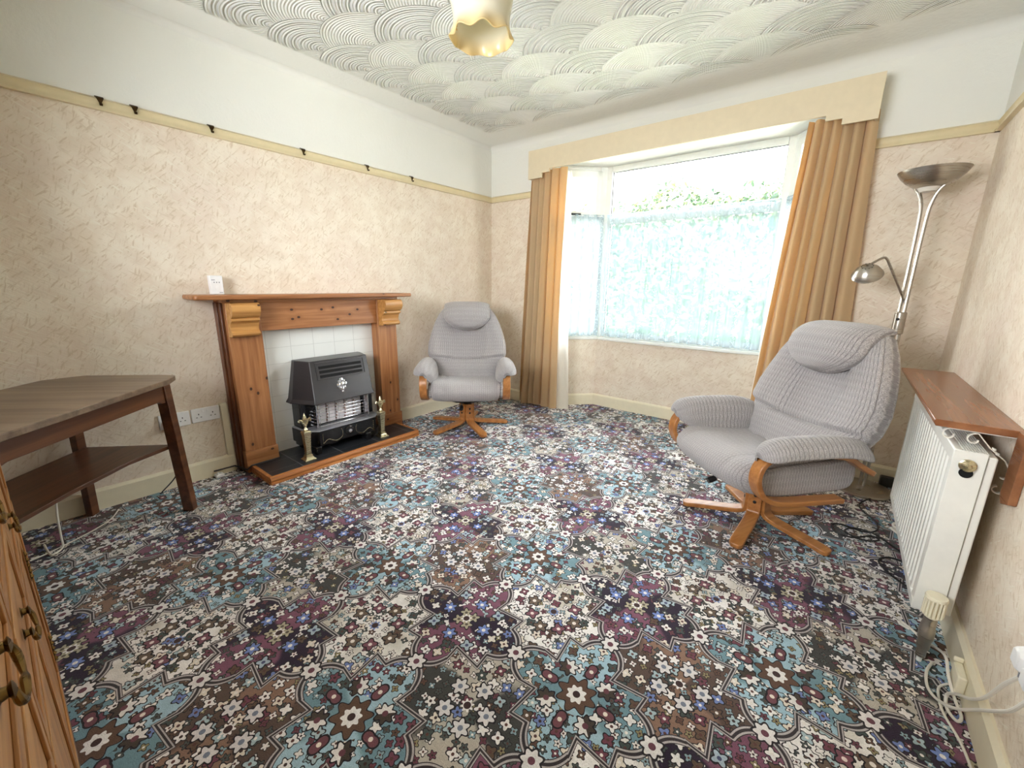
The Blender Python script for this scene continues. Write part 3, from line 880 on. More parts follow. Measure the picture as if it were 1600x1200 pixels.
gp = MB(); gp.tube([(.024, -2.66, .035), (.03, -2.545, .034), (.15, -2.515, .032), (.162, -2.492, .056), (.165, -2.32, .056)], .005, 7)
tag(gp.build('gas_pipe', M['black'], None), 'thin dark gas pipe running past the foot of the left pilaster', 'pipe')
cb = MB(); cb.box(.03, .075, -2.665, -2.62, 0.002, .022); cb.lathe([(.008, 0), (.008, .012)], (.05, -2.645, .02), 10)
tag(cb.build('cable_outlet', M['wplastic'], None, bevel=.004), 'tiny white cable outlet lying on the carpet by the skirting', 'cable outlet')

# ------------------------------------------------------------------ swivel recliner (forward = +x)
def spline2(pts, n=6): return [(p.x, p.y) for p in cr([(a, b, 0) for a, b in pts], n)]
def interp(tab, v):
    for (a, x), (b, y) in zip(tab, tab[1:]):
        if v <= b:
            t = (v - a) / (b - a); t = max(0, min(1, t)); t = t * t * (3 - 2 * t) if False else t
            return x + (y - x) * t
    return tab[-1][1]
def sp(c, p): return math.copysign(abs(c) ** p, c)

def padded(path, wid, tf, tb, nu=56, nv=56, capw=.12, flat=.5, front_fn=None, ucons=.3):
    """upholstered pad: path of (x, z) points of the middle surface, half width per v, front/back thickness"""
    P = cr([(a, 0, b) for a, b in path], 12); lens = [0]
    for a, b in zip(P, P[1:]): lens.append(lens[-1] + (b - a).length)
    T = lens[-1]
    def at(v):
        d = v * T
        for i in range(len(P) - 1):
            if d <= lens[i + 1] or i == len(P) - 2:
                k = (d - lens[i]) / max(1e-9, lens[i + 1] - lens[i]); q = P[i].lerp(P[i + 1], k)
                tg = (P[min(i + 2, len(P) - 1)] - P[max(i - 1, 0)]).normalized(); return q, Vector((tg.z, 0, -tg.x))
    def f(a, v):
        e = min(1., (1 - abs(2 * v - 1)) / capw); e = math.sqrt(max(0, 1 - (1 - e) ** 2)) if e < 1 else 1.
        e = max(e, .03)
        q, n = at(v); ph = 2 * PI * a
        u = sp(math.cos(ph), flat); s_ = sp(math.sin(ph), .8)
        w = wid(v)
        off = s_ * (tf(u, v) if s_ > 0 else tb(u, v)) * e
        if front_fn and s_ > 0: off += front_fn(u, v) * min(1, s_ * 1.6) * e
        p = q + n * off
        p.y += u * w * (.55 + .45 * e if e < 1 else 1.)
        return p
    mb = MB()
    V = mb.grid(f, nu, nv, True, fuv=lambda a, v: (sp(math.cos(2 * PI * a), flat) * ucons + (0 if a < .5 else .013), v * T))
    mb.cap(V[0], True); mb.cap(V[-1])
    return mb

def make_recliner(label, loc, rz, base_deg):
    R = thing('recliner_chair', label, 'armchair', loc, rz, 'grey recliner chairs')
    F = M['fabric']
    # --- swivel base
    for k in range(5):
        a = math.radians(base_deg + 72 * k) - rz
        d = Vector((math.cos(a), math.sin(a), 0)); w = Vector((-d.y, d.x, 0))
        pr = cr([(.047, .205), (.047, .15), (.047, .09), (.054, .066), (.075, .052), (.12, .043), (.22, .033), (.30, .025), (.352, .017)], 5)
        lg = MB(); lg.strip([d * p.x + Vector((0, 0, p.y)) for p in [Vector((q[0], q[1], 0)) for q in pr]], w, lambda q: .062 if q < .93 else .062 - .03 * ((q - .93) / .07) ** 2, .023)
        lo = lg.build('leg', M['beech'], R, bevel=.004)
        bl = MB()
        for z in (.165, .128): bl.lathe([(.0085, 0), (.0085, .002), (.004, .0035)], d * .0585 + Vector((0, 0, z)), 12, d)
        bl.islands('bolt_head', M['bplastic'], lo)
    cl = MB(); cl.lathe([(.034, .045), (.034, .23), (.05, .245), (.05, .262)], n=20); cl.build('swivel_column', M['bplastic'], R)
    mc = MB(); mc.prism([(-.16, -.11), (.15, -.13), (.19, -.08), (.19, .08), (.15, .13), (-.16, .11)], 'z', .258, .292); mc.build('mechanism', M['bplastic'], R, bevel=.006)
    lv = MB(); lv.tube([(.12, -.03, .27), (.19, -.034, .258), (.25, -.036, .238)], .006, 8); lv = lv.build('tilt_lever', M['chrome'], R)
    kb = MB(); kb.tube([(.238, -.0355, .242), (.262, -.036, .234), (.276, -.037, .229)], lambda q: .017 - .004 * abs(q - .4), 12); kb.build('lever_knob', M['bplastic'], lv)
    # --- seat: closed profile swept across
    prof = [(-.205, .335), (-.21, .40), (-.12, .425), (.0, .432), (.14, .447), (.26, .458), (.335, .447), (.377, .41), (.383, .372), (.35, .325), (.28, .296), (.12, .292), (-.08, .30)]
    C = cr([(a, 0, b) for a, b in prof], 5, True); ctr = Vector((.09, 0, .372)); n = len(C)
    def fs_(a, v):
        u = 2 * v - 1; e = (1 - abs(u) ** 7) ** (1 / 5) if abs(u) < 1 else 0; e = max(e, .35 if abs(u) >= 1 else e)
        p = C[int(round(a * n)) % n]
        q = ctr + (p - ctr) * (.62 + .38 * e)
        y = u * (.272 - .025 * max(0, q.x - .2))
        if p.z > ctr.z:
            q.z += -.012 * math.exp(-(u / .45) ** 2) * (1 if p.x < .2 else .3) - .006 * math.exp(-((abs(u) - .62) / .05) ** 2) * (p.x > -.1)
        q.x -= .03 * u * u * max(0, min(1, (p.x - .1) / .25))
        return (q.x, y, q.z)
    st = MB(); V = st.grid(fs_, n, 40, True, fuv=lambda a, v: ((2 * v - 1) * .272, a * 1.35)); st.cap(V[0], True); st.cap(V[-1])
    seat = st.build('seat', F, R, smooth=70)
    # --- back
    path = [(-.085, .365), (-.15, .44), (-.215, .56), (-.27, .70), (-.325, .86), (-.372, .975), (-.386, 1.005)]
    wt = [(0, .235), (.12, .265), (.25, .315), (.38, .345), (.5, .343), (.62, .322), (.75, .292), (.86, .255), (.95, .21), (1, .185)]
    wid = lambda v: interp(wt, v)
    sm_ = lambda a, b, x: (lambda t: t * t * (3 - 2 * t))(max(0, min(1, (x - a) / (b - a))))
    def ff(u, v):
        au = abs(u)
        vs = .34 - .05 * (1 - u * u); e_ = .37 + .1 * max(0, v - vs)
        up_ = sm_(vs - .012, vs + .012, v)
        r = up_ * (.036 * sm_(e_ - .02, e_ + .05, au) + .020 * sm_(.5, .8, au)) * (1 - .5 * sm_(.8, 1, v))
        r -= up_ * .024 * math.exp(-((au - e_) / .022) ** 2)
        r += (1 - up_) * (.030 * sm_(.0, .18, v) * (1 - .5 * au * au) + .012 * sm_(.4, .8, au))
        r -= .020 * math.exp(-((v - vs) / .013) ** 2) * (1 - au ** 6)
        return r
    bk = padded(path, wid, lambda u, v: .045, lambda u, v: .075 - .02 * v, 96, 110, .07, .42, ff)
    back = bk.build('backrest', F, R, smooth=80)
    # piping round the back edge
    # --- headrest
    hp = [(-.222, .80), (-.24, .86), (-.262, .92), (-.298, .975), (-.345, 1.008), (-.405, 1.012)]
    hw = lambda v: .202 * (max(.02, math.sin(min(1, (v + .02) / .42) * PI / 2)) ** .62) * (1 - .04 * max(0, v - .6))
    hd = padded(hp, hw, lambda u, v: (.086 + .02 * math.sin(PI * min(1, v * 1.1))) * (1 - .72 * sm_(.45, .95, v)), lambda u, v: .03, 64, 48, .13, .6, None, .2)
    hd.build('headrest', F, R, smooth=80)
    # --- arms
    for s_ in (-1, 1):
        wp = cr([(-.115, 0, .291), (.05, 0, .294), (.16, 0, .297), (.235, 0, .308), (.292, 0, .342), (.322, 0, .395), (.326, 0, .44), (.308, 0, .485), (.265, 0, .513), (.19, 0, .521), (.05, 0, .516), (-.06, 0, .502), (-.115, 0, .485), (-.165, 0, .455), (-.245, 0, .41)], 5)
        ar = MB(); ar.strip([p + Vector((0, s_ * .322, 0)) for p in wp], (0, 1, 0), .056, .023); ar.build('arm_frame', M['beech'], R, bevel=.004)
        sec = [(.402, .528), (.398, .55), (.372, .583), (.335, .600), (.298, .592), (.268, .562), (.252, .515), (.244, .46), (.240, .415)]
        inn = [(.262, .415), (.272, .47), (.286, .512), (.31, .537), (.34, .545), (.372, .54), (.395, .522)]
        loop = [Vector((0, a, b)) for a, b in spline2(sec, 4)] + [Vector((0, a, b)) for a, b in spline2(inn, 4)]
        xs = [-.20, -.19, -.165, -.12, -.06, .02, .1, .18, .25, .30, .322, .332]
        rings = []
        cc = Vector((0, .32, .54))
        for x in xs:
            q = (x + .20) / .532
            k = min(1, (.28 + (min(q, 1 - q) * 9) ** .5 * .9)) if min(q, 1 - q) < .09 else 1
            dz = -.05 * max(0, (.02 - x) / .22) ** 2 - .022 * max(0, (x - .2) / .132) ** 2
            ring = []
            for p in loop:
                w_ = p - cc; fwd = 0
                r_ = cc + w_ * k
                low = max(0, (.53 - r_.z) / .11)          # the inner flap is shorter than the top
                xx = x
                if r_.y < .29 and x > .2: xx = x - (x - .2) * .75 * min(1, low + .15)
                if x < -.1 and low > 0: xx = x + .05 * low
                ring.append((xx, s_ * r_.y, r_.z + dz))
            rings.append(ring)
        pd = MB()
        nr = len(rings[0])
        V = pd.grid(lambda a, v: rings[int(round(v * (len(rings) - 1)))][int(round(a * nr)) % nr], nr, len(rings) - 1, True, fuv=lambda a, v: (v * .53, a * .5))
        pd.cap(V[0], True); pd.cap(V[-1])
        po = pd.build('arm_pad', F, R, smooth=75)
        sd = po.modifiers.new('Subdivision', 'SUBSURF'); sd.levels = 1; sd.render_levels = 1
        # padded side of the seat frame, between seat and arm wood
        sg = MB(); sg.prism([(p.x, p.z) for p in cr([(-.2, 0, .33), (-.21, 0, .42), (-.17, 0, .47), (-.05, 0, .455), (.1, 0, .445), (.24, 0, .43), (.28, 0, .38), (.25, 0, .315), (.1, 0, .303), (-.1, 0, .308)], 3, True)], 'y', s_ * .262, s_ * .294)
        sg.planar(0, 2).build('side_panel', F, R, bevel=.012, smooth=60)
    return R
ch = make_recliner('grey striped recliner by the fireplace in the far left corner', (.542, -.933, 0), math.radians(-47.5), -94.5)
ch2 = copy_tree(ch); ch2.location = (2.76, -1.03, 0); ch2.rotation_euler = (0, 0, math.radians(-131.8))
tag(ch2, 'grey striped recliner in front of the floor lamp and right curtain', 'armchair', 'grey recliner chairs')
for o in ch2.children:                       # the base keeps its own bearing when the seat swivels
    if o.name.startswith(('leg',)): o.rotation_euler = (0, 0, math.radians(-131.8 * 0 + (84.3 - 72)))

# ------------------------------------------------------------------ floor lamp
LX, LY = 3.212, -.205
fl_ = thing('floor_lamp', 'tall brushed steel uplighter floor lamp with side reading light', 'floor lamp', (LX, LY, 0))
b = MB(); b.lathe([(.001, 0), (.145, 0), (.148, .006), (.145, .016), (.12, .024), (.03, .027), (.001, .027)], n=48, caps=False); b.build('base', M['nickel'], fl_)
ax = Vector((.87, -.49, 0))
for s_ in (-1, 1):
    pts = [ax * (s_ * a) + Vector((0, 0, z)) for a, z in ((.012, .025), (.012, .5), (.012, 1.0), (.013, 1.4), (.015, 1.55), (.02, 1.63), (.037, 1.69), (.06, 1.722), (.074, 1.738))]
    P = [pts[0], pts[1], pts[2], pts[3]] + cr(pts[3:], 5)[1:]
    mb = MB(); mb.tube(P, .0085, 10); mb.build('pole', M['nickel'], fl_)
    mb = MB(); mb.lathe([(.001, -.012), (.012, 0), (.001, .012)], pts[-1], 10); mb.build('pole_knob', M['nickel'], fl_)
c = MB(); c.lathe([(.02, .955), (.0265, .96), (.0265, 1.075), (.022, 1.078)], n=20); c.build('collar', M['nickel'], fl_)
c = MB(); c.lathe([(.006, 0), (.008, .012), (.006, .018)], ax * -.012 + Vector((.0, -.024, 1.04)), 10, (0, -1, 0)); c.build('dimmer_knob', M['bplastic'], fl_)
d = MB(); d.lathe([(.045, 1.716), (.066, 1.722), (.098, 1.744), (.125, 1.772), (.140, 1.797), (.142, 1.801), (.137, 1.800), (.118, 1.776), (.09, 1.752), (.05, 1.732), (.001, 1.728)], n=48, caps=False)
d.build('dish_shade', M['nickel'], fl_, smooth=60)
d = MB(); d.lathe([(.001, 1.698), (.036, 1.698), (.05, 1.718), (.001, 1.72)], n=32, caps=False); d.build('glass_bowl', M['weave'], fl_)
rd_ = Vector((-.735, -.66, 0))
hd0 = Vector((0, 0, 1.285)) + rd_ * .25; axd0 = Vector((-.12, -.62, .75)).normalized()
A = MB(); P = cr([Vector((0, 0, 1.07)) + rd_ * -.012, Vector((0, 0, 1.12)) + rd_ * -.014, Vector((0, 0, 1.16)) + rd_ * .012, Vector((0, 0, 1.25)) + rd_ * .075, Vector((0, 0, 1.33)) + rd_ * .132, Vector((0, 0, 1.362)) + rd_ * .158, Vector((0, 0, 1.362)) + rd_ * .185, hd0 + axd0 * .046], 6)
A.tube(P, .0062, 9); A.build('reading_arm', M['nickel'], fl_)
A = MB(); hd = hd0
axd = Vector((-.12, -.62, .75)).normalized()
A.lathe([(.004, .048), (.018, .046), (.03, .041), (.052, .02), (.068, -.008), (.07, -.014), (.064, -.012), (.045, .012), (.001, .02)], hd, 36, axd, caps=False)
A = A.build('reading_head', M['nickel'], fl_, smooth=60)
A2 = MB(); Q = Vector((0, 0, 1)).rotation_difference(axd).to_matrix()
for k in range(10):
    a = 2 * PI * k / 10; A2.lathe([(.0022, 0), (.0022, .0012)], hd + Q @ Vector((.024 * math.cos(a), .024 * math.sin(a), .0445)), 6, axd)
A2.islands('vent_hole', M['hole_shade'], A)

# ------------------------------------------------------------------ radiator, shelf over it
RX0, RX1, RY0, RY1, RZ0, RZ1 = 3.298, 3.393, -1.605, -.62, .155, .728
ra = thing('radiator', 'white double-panel radiator on the right wall under a wooden shelf', 'radiator', (3.35, -1.11, 0))
q = lambda x, y: (x - 3.35, y + 1.11)
b = MB()
ribs = []; y = RY0 + .02; np_ = 19; pitch = (RY1 - RY0 - .04) / np_
prof = [(RX0 + .004, RY0)]
for k in range(np_):
    y0 = RY0 + .02 + k * pitch
    prof += [(RX0 + .001, y0 + .002), (RX0 + .001, y0 + pitch * .42), (RX0 + .009, y0 + pitch * .55), (RX0 + .009, y0 + pitch * .9)]
prof += [(RX0 + .004, RY1), (RX0 + .018, RY1), (RX0 + .018, RY0)]
b.prism([q(*p) for p in prof], 'z', RZ0 + .03, RZ1 - .04)
b.build('front_panel', M['radwhite'], ra, smooth=25)
b = MB(); b.box(*[v - 3.35 for v in (RX0, RX0 + .02)], RY0 + 1.11, RY1 + 1.11, RZ1 - .042, RZ1); b.box(*[v - 3.35 for v in (RX0, RX0 + .02)], RY0 + 1.11, RY1 + 1.11, RZ0, RZ0 + .032)
b.islands('front_rail', M['radwhite'], ra, bevel=.004)
b = box(RX1 - .022 - 3.35, RX1 - 3.35, RY0 + .004 + 1.11, RY1 + 1.11, RZ0 + .01, RZ1 - .01); b.build('rear_panel', M['radwhite'], ra, bevel=.004)
for y0 in (RY0 - .0035, RY1 + .0005): box(RX0 + .001 - 3.35, RX1 - .0225 - 3.35, y0 + 1.11, y0 + .003 + 1.11, RZ0 + .005, RZ1 - .001).build('side_cover', M['radwhite'], ra, bevel=.001)
g = MB()
for k in range(9): x = RX0 + .022 + k * .0062; g.box(x - 3.35, x + .0022 - 3.35, RY0 + .002 + 1.11, RY1 - .002 + 1.11, RZ1 - .006, RZ1)
for k in range(66): y = RY0 + .004 + k * .0149; g.box(RX0 + .02 - 3.35, RX1 - .022 - 3.35, y + 1.11, y + .004 + 1.11, RZ1 - .007, RZ1 - .001)
g = g.build('top_grille', M['radwhite'], ra, smooth=0)
box(RX0 + .021 - 3.35, RX1 - .024 - 3.35, RY0 + .006 + 1.11, RY1 - .006 + 1.11, RZ1 - .08, RZ1 - .03).build('grille_shade', M['hole_shade'], ra, smooth=0)  # black box stands in for the shade under the grille
bp = MB(); bp.lathe([(.02, 0), (.02, .002), (.0165, .004), (.0165, .010), (.009, .012), (.006, .017), (.002, .018)], (3.334 - 3.35, RY0 - .0035 + 1.11, RZ1 - .045), 24, (0, -1, 0))
bp.build('blanking_plug', M['brass'], ra)
bs = MB(); bs.lathe([(.0155, 0), (.0155, .004)], (3.334 - 3.35, RY0 - .0035 + 1.11, RZ1 - .068), 20, (0, -1, 0)); bs.build('plug_recess', M['hole_shade'], ra)
# thermostatic valve
vx, vy = 3.342 - 3.35, -1.648 + 1.11
v = MB(); v.lathe([(.015, .098), (.020, .102), (.021, .112), (.021, .165), (.027, .167), (.028, .172), (.026, .178), (.001, .180)], (vx, vy, .072), 24)
for k in range(16):
    a = 2 * PI * k / 16; v.box(vx + .0245 * math.cos(a) - .0026, vx + .0245 * math.cos(a) + .0026, vy + .0245 * math.sin(a) - .0026, vy + .0245 * math.sin(a) + .0026, .182, .240)
vo = v.build('thermostat_head', M['cplastic'], ra)
v = MB(); v.lathe([(.013, .02), (.013, .05), (.017, .055), (.017, .085), (.02, .09), (.02, .125), (.017, .13), (.017, .172)], (vx, vy, 0), 16); v.tube([(vx, vy, .075), (vx, vy + .05, .085), (vx + .01, RY0 + 1.112, RZ0 + .03)], .012, 10)
v.build('valve_body', M['nickel'], ra)
v = MB(); v.tube([(vx, vy, .03), (vx, vy, .0)], .0075, 10); v.build('supply_pipe', M['radwhite'], ra)

sh = thing('radiator_shelf', 'reddish brown wooden shelf on the right wall above the radiator', 'shelf', (3.34, -1.0, .79))
b = MB(); b.prism([(3.248 - 3.34, .012), (3.245 - 3.34, .006), (3.252 - 3.34, -.010), (W - .0005 - 3.34, -.010), (W - .0005 - 3.34, .012), (3.256 - 3.34, .012)], 'y', -1.56 + 1., -.425 + 1.)
b.build('shelf_board', M['mahogany'], sh, bevel=.002, smooth=20)
b = box(W - .019 - 3.34, W - .0005 - 3.34, -1.645 + 1, -1.562 + 1, .60 - .79, .012); b.prism([(-1.645 + 1, .60 - .79), (-1.562 + 1, .60 - .79), (-1.59 + 1, .58 - .79)], 'x', W - .019 - 3.34, W - .0005 - 3.34)
b.build('wall_batten', M['mahogany'], sh, bevel=.002)
sb = MB(); yb = -1.545 + 1
wx = W - .002 - 3.34
sb.box(wx - .004, wx, yb - .007, yb + .007, .59 - .79, -.01); sb.box(3.29 - 3.34, wx, yb - .007, yb + .007, -.014, -.01)
def spiral(cx, cz, r0, r1, a0, a1, n=18): return [Vector((cx + (r0 + (r1 - r0) * k / n) * math.cos(a0 + (a1 - a0) * k / n), yb, cz + (r0 + (r1 - r0) * k / n) * math.sin(a0 + (a1 - a0) * k / n))) for k in range(n + 1)]
e0 = Vector((wx - .003, yb, .665 - .79)); e1 = Vector((3.362 - 3.34, yb, -.02))
sb.strip(spiral(wx - .022, .655 - .79, .007, .021, 4.6, 6.6) + [e0.lerp(e1, t) + Vector((0, 0, .01 * math.sin(2 * PI * t))) for t in (.25, .5, .75)] + spiral(3.345 - 3.34, -.037, .02, .008, 1.3, 6.2), (0, 1, 0), .012, .003)
sb.strip(spiral(wx - .021, .612 - .79, .007, .020, -4.4, 0), (0, 1, 0), .012, .003)
sb.strip(spiral(3.29 - 3.34, -.032, .02, .008, 1.4, 6.6), (0, 1, 0), .012, .003)
for t in (.5, .62): c_ = e0.lerp(e1, t); sb.lathe([(.001, -.008), (.006, 0), (.001, .008)], c_, 8, (e1 - e0))
sb.build('scroll_bracket', M['weave'], sh, smooth=40)

# ------------------------------------------------------------------ corner TV table
tv = thing('corner_table', 'dark brown low corner table with a lower shelf on the left', 'table', (.45, -3.32, 0), math.radians(-45))
# local x runs along the front edge direction (0.707,-0.707), local y towards the fireplace side (0.707,0.707)
def loc(x, y):
    dx, dy = x - .45, y + 3.32; c45 = math.sqrt(.5)
    return (dx - dy) * c45, (dx + dy) * c45
t0, t1 = 2.205, 3.36
ox = (.45 + 3.32) * math.sqrt(.5); oy = (.45 - 3.32) * math.sqrt(.5)
L_ = lambda t, s: (t - ox, s - oy)
tp_ = MB(); tp_.prism([L_(t0 + .12, -1.742), L_(t0 + .02, -1.775), L_(t0, -1.86), L_(t0, -2.20), L_(t0 + .09, -2.315), L_(t1 - .09, -2.315), L_(t1, -2.20), L_(t1, -1.86), L_(t1 - .06, -1.775), L_(t1 - .12, -1.742)], 'z', .697, .722)
tp_.build('table_top', M['tv_top'], tv, bevel=.003)
f = MB(); s0 = -1.772
x0, y0 = L_(t0 + .10, s0); x1, _ = L_(t1 - .09, s0); 
pts = [(x0, .697), (x0, .605), (x0 + .05, .605), (x0 + .07, .618), (x1 - .2, .618), (x1 - .14, .60), (x1, .59), (x1, .697)]
f.prism(pts, 'y', y0 - .02, y0); f.build('apron', M['tv_wood'], tv, bevel=.002)
f = MB(); xs, ys = L_(t0 + .06, -2.25); f.box(xs, xs + .02, ys, y0 - .02, .63, .697); f.box(xs, x1, ys - .02, ys, .63, .697); f.box(x1 - .02, x1, ys, y0 - .02, .63, .697); f.islands('side_rail', M['tv_wood'], tv)
def leg(t, s, t_, s_, w=.05, dp=.032):
    a, b_ = L_(t, s), L_(t_, s_); mb = MB()
    mb.loft([[(a[0] + p * w / 2, a[1] + r_ * dp / 2, .697) for p, r_ in ((1, 1), (-1, 1), (-1, -1), (1, -1))], [(b_[0] + p * w / 2 * .9, b_[1] + r_ * dp / 2, 0) for p, r_ in ((1, 1), (-1, 1), (-1, -1), (1, -1))]])
    mb.build('leg', M['tv_wood'], tv, bevel=.003)
leg(t0 + .105, -1.79, t0 + .095, -1.768, .045, .05); leg(t0 + .10, -2.22, t0 + .105, -2.235); leg(t1 - .11, -1.79, t1 - .11, -1.775, .045, .05); leg(t1 - .10, -2.22, t1 - .10, -2.235)
f = MB(); f.prism([L_(t0 + .085, -1.80), L_(t0 + .30, -1.86), L_((t0 + t1) / 2, -1.872), L_(t1 - .30, -1.86), L_(t1 - .085, -1.80), L_(t1 - .09, -2.21), L_(t0 + .09, -2.21)], 'z', .352, .37)
f.build('lower_shelf', M['tv_wood'], tv, bevel=.003)

# ------------------------------------------------------------------ sideboard in the near left corner
SX0, SX1, SYF, SYB, SZ = 1.10, 2.66, -3.437, -3.90, 1.0
sbd = thing('sideboard', 'golden oak sideboard with brass handles at the near left edge', 'sideboard', (1.8, -3.66, 0))
S = lambda x0, x1, y0, y1, z0, z1: box(x0 - 1.8, x1 - 1.8, y0 + 3.66, y1 + 3.66, z0, z1)
S(SX0 + .01, SX1 - .01, SYB, SYF - .008, .0, SZ - .02).build('carcass', M['oak_v'], sbd)
S(SX0 - .01, SX1 + .01, SYB, SYF + .006, SZ - .02, SZ + .005).build('top', M['oak'], sbd, bevel=.005)
S(SX0, SX1, SYF - .008, SYF + .001, .0, .07).build('plinth', M['tv_wood'], sbd, bevel=.002)
def bail(x, z, par):
    y = SYF + .001 + 3.66; x -= 1.8
    mb = MB()
    for s_ in (-1, 1): mb.lathe([(.010, 0), (.006, .002), (.005, .006), (.008, .009), (.003, .011)], (x + s_ * .034, y, z), 10, (0, 1, 0))
    mb.tube(cr([(x - .034, y + .009, z), (x - .035, y + .011, z - .013), (x - .018, y + .013, z - .024), (x, y + .0135, z - .02), (x + .018, y + .013, z - .024), (x + .035, y + .011, z - .013), (x + .034, y + .009, z)], 4), lambda t: .0022 + .0014 * abs(math.sin(3 * PI * t)), 8)
    mb.build('bail_handle', M['old_brass'], par)
def hinge(x, z, par):
    y = SYF + .001 + 3.66; x -= 1.8; hb = MB()
    hb.box(x - .008, x + .008, y, y + .003, z - .045, z + .045)
    for k in range(5): hb.lathe([(.001, -.008), (.006, 0), (.001, .008)], (x, y + .004, z - .034 + k * .017), 8)
    hb.build('hinge', M['old_brass'], par)
def front(name, x0, x1, z0, z1, mat):
    f = MB(); f.box(x0 + .003 - 1.8, x1 - .003 - 1.8, SYF - .0075 + 3.66, SYF - .001 + 3.66, z0 + .003, z1 - .003)
    o = f.build(name, mat, sbd, bevel=.002)
    r_ = MB(); w = .035
    for a0, a1, b0, b1 in ((x0 + .008, x1 - .008, z0 + .008, z0 + w), (x0 + .008, x1 - .008, z1 - w, z1 - .008)): r_.box(a0 - 1.8, a1 - 1.8, SYF - .001 + 3.66, SYF + .003 + 3.66, b0, b1)
    r_.islands('raised_rail', M['oak'], o, bevel=.001)
    r_ = MB()
    for a0, a1 in ((x0 + .008, x0 + w), (x1 - w, x1 - .008)): r_.box(a0 - 1.8, a1 - 1.8, SYF - .001 + 3.66, SYF + .003 + 3.66, z0 + w, z1 - w)
    r_.islands('raised_stile', M['oak_v'], o, bevel=.001)
    return o
xs = [SX0 + .02, SX0 + .24, SX0 + .70, SX0 + 1.14, SX1 - .02]
for i in range(4):
    x0, x1 = xs[i], xs[i + 1]
    o = front('door', x0, x1, .075, .57, M['oak_v'])
    if i % 2: hinge(x0 + .02, .45, o); hinge(x0 + .02, .18, o)
    for z0, z1 in ((.575, .775), (.78, .975)):
        o = front('drawer', x0, x1, z0, z1, M['oak'])
        if i: bail((x0 + x1) / 2 + .02, (z0 + z1) / 2, o)

# ------------------------------------------------------------------ pendant light
pdx, pdy, pz = 1.783, -2.088, 2.062
pe = thing('pendant_light', 'frilled cream glass pendant light hanging from the ceiling', 'ceiling light', (pdx, pdy, pz))
def glassmat():
    m = Mat('frosted_cream_glass', .12, 0, .5)
    x, y, z = m.obj()
    c_ = m.mix(z.sm(-.005, .06), srgb(232, 212, 158), srgb(238, 234, 218)); m.color(c_)
    tr = m.node('ShaderNodeBsdfTranslucent'); m.nt.links.new(c_, tr.inputs[0])
    mx = m.node('ShaderNodeMixShader'); mx.inputs[0].default_value = .45
    m.nt.links.new(m.b.outputs[0], mx.inputs[1]); m.nt.links.new(tr.outputs[0], mx.inputs[2]); m.nt.links.new(mx.outputs[0], m.nt.nodes['Material Output'].inputs[0])
    return m.m
M['shade_glass'] = glassmat()
prof = [(.113, .0), (.106, .016), (.101, .04), (.103, .075), (.111, .115), (.117, .155), (.115, .19), (.098, .225), (.065, .25), (.035, .262), (.022, .266)]
pp = [(p.x, p.y) for p in cr([(a, b, 0) for a, b in prof], 3)]
def shade(a, v):
    i = v * (len(pp) - 1); k = min(int(i), len(pp) - 2); r, z = pp[k][0] + (pp[k + 1][0] - pp[k][0]) * (i - k), pp[k][1] + (pp[k + 1][1] - pp[k][1]) * (i - k)
    fr = max(0, 1 - z / .055) ** 1.3
    th = 2 * PI * a
    r += .006 * fr * math.cos(8 * th); z += .0065 * fr * math.cos(8 * th)
    return (r * math.cos(th), r * math.sin(th), z)
mb = MB(); mb.grid(shade, 128, len(pp) * 2, True)
so = mb.build('glass_shade', M['shade_glass'], pe, smooth=180, fix=False)
sd = so.modifiers.new('Solidify', 'SOLIDIFY'); sd.thickness = .0035
mb = MB()
for k, (dx, dz) in enumerate(((0, 0), (.008, .004), (.004, .01), (-.006, .008), (-.004, -.005), (.012, -.003))):
    th = math.radians(205) + dx * 10
    mb.lathe([(.001, -.001), (.005, 0), (.001, .001)], (.0965 * math.cos(th), .0965 * math.sin(th), .05 + dz), 8, (math.cos(th), math.sin(th), 0))
mb.build('flower_motif', plain('painted_amber_flower', srgb(196, 148, 54), .5), so)
mb = MB(); mb.lathe([(.02, .225), (.024, .23), (.024, .275), (.028, .278), (.014, .31), (.006, .312)], n=20); mb.build('lamp_holder', M['wplastic'], pe)
mb = MB(); mb.tube([(0, 0, .31), (0, 0, H - pz - .022)], .0035, 8); mb.build('flex', M['wplastic'], pe)
mb = MB(); mb.lathe([(.012, -.03), (.045, -.012), (.048, 0)], (0, 0, H - pz), 24); mb.build('ceiling_rose', M['wplastic'], pe)
mb = MB(); mb.lathe([(.012, .225), (.014, .2), (.028, .165), (.03, .14), (.022, .118), (.002, .108)], n=20, caps=False); mb.build('bulb', plain('opal_bulb', srgb(240, 240, 236), .25), pe)

# ------------------------------------------------------------------ cables and plugs on the right
def wplug(label, y, z, s_):
    t = thing('white_plug', label, 'plug', (W - .012, y, z), 0, 'white plugs in the right wall socket')
    p = MB(); p.loft([[(x, yy * k, zz * k) for yy, zz in ((-.024, -.026), (.024, -.026), (.024, .014), (.011, .028), (-.011, .028), (-.024, .014))] for x, k in ((0, 1), (-.022, 1), (-.036, .75))]); p.build('plug_body', M['wplastic'], t, bevel=.004)
    p = MB(); p.lathe([(.006, 0), (.0055, .022)], (-.016, 0, -.026), 10, (0, 0, -1)); p.build('cord_grip', M['grey_metal'], t)
    c_ = MB(); c_.tube([Vector(q) - Vector((W - .012, y, z)) for q in cr(s_, 7)], .0042, 8); c_.build('cable', M['cable'], t)
    return t
sk = thing('wall_socket', 'white double wall socket at the right edge holding two plugs', 'socket', (W - .001, -2.095, .39))
p = box(-.011, 0, -.073, .073, -.043, .043); p.build('faceplate', M['wplastic'], sk, bevel=.004)
X1 = 3.40
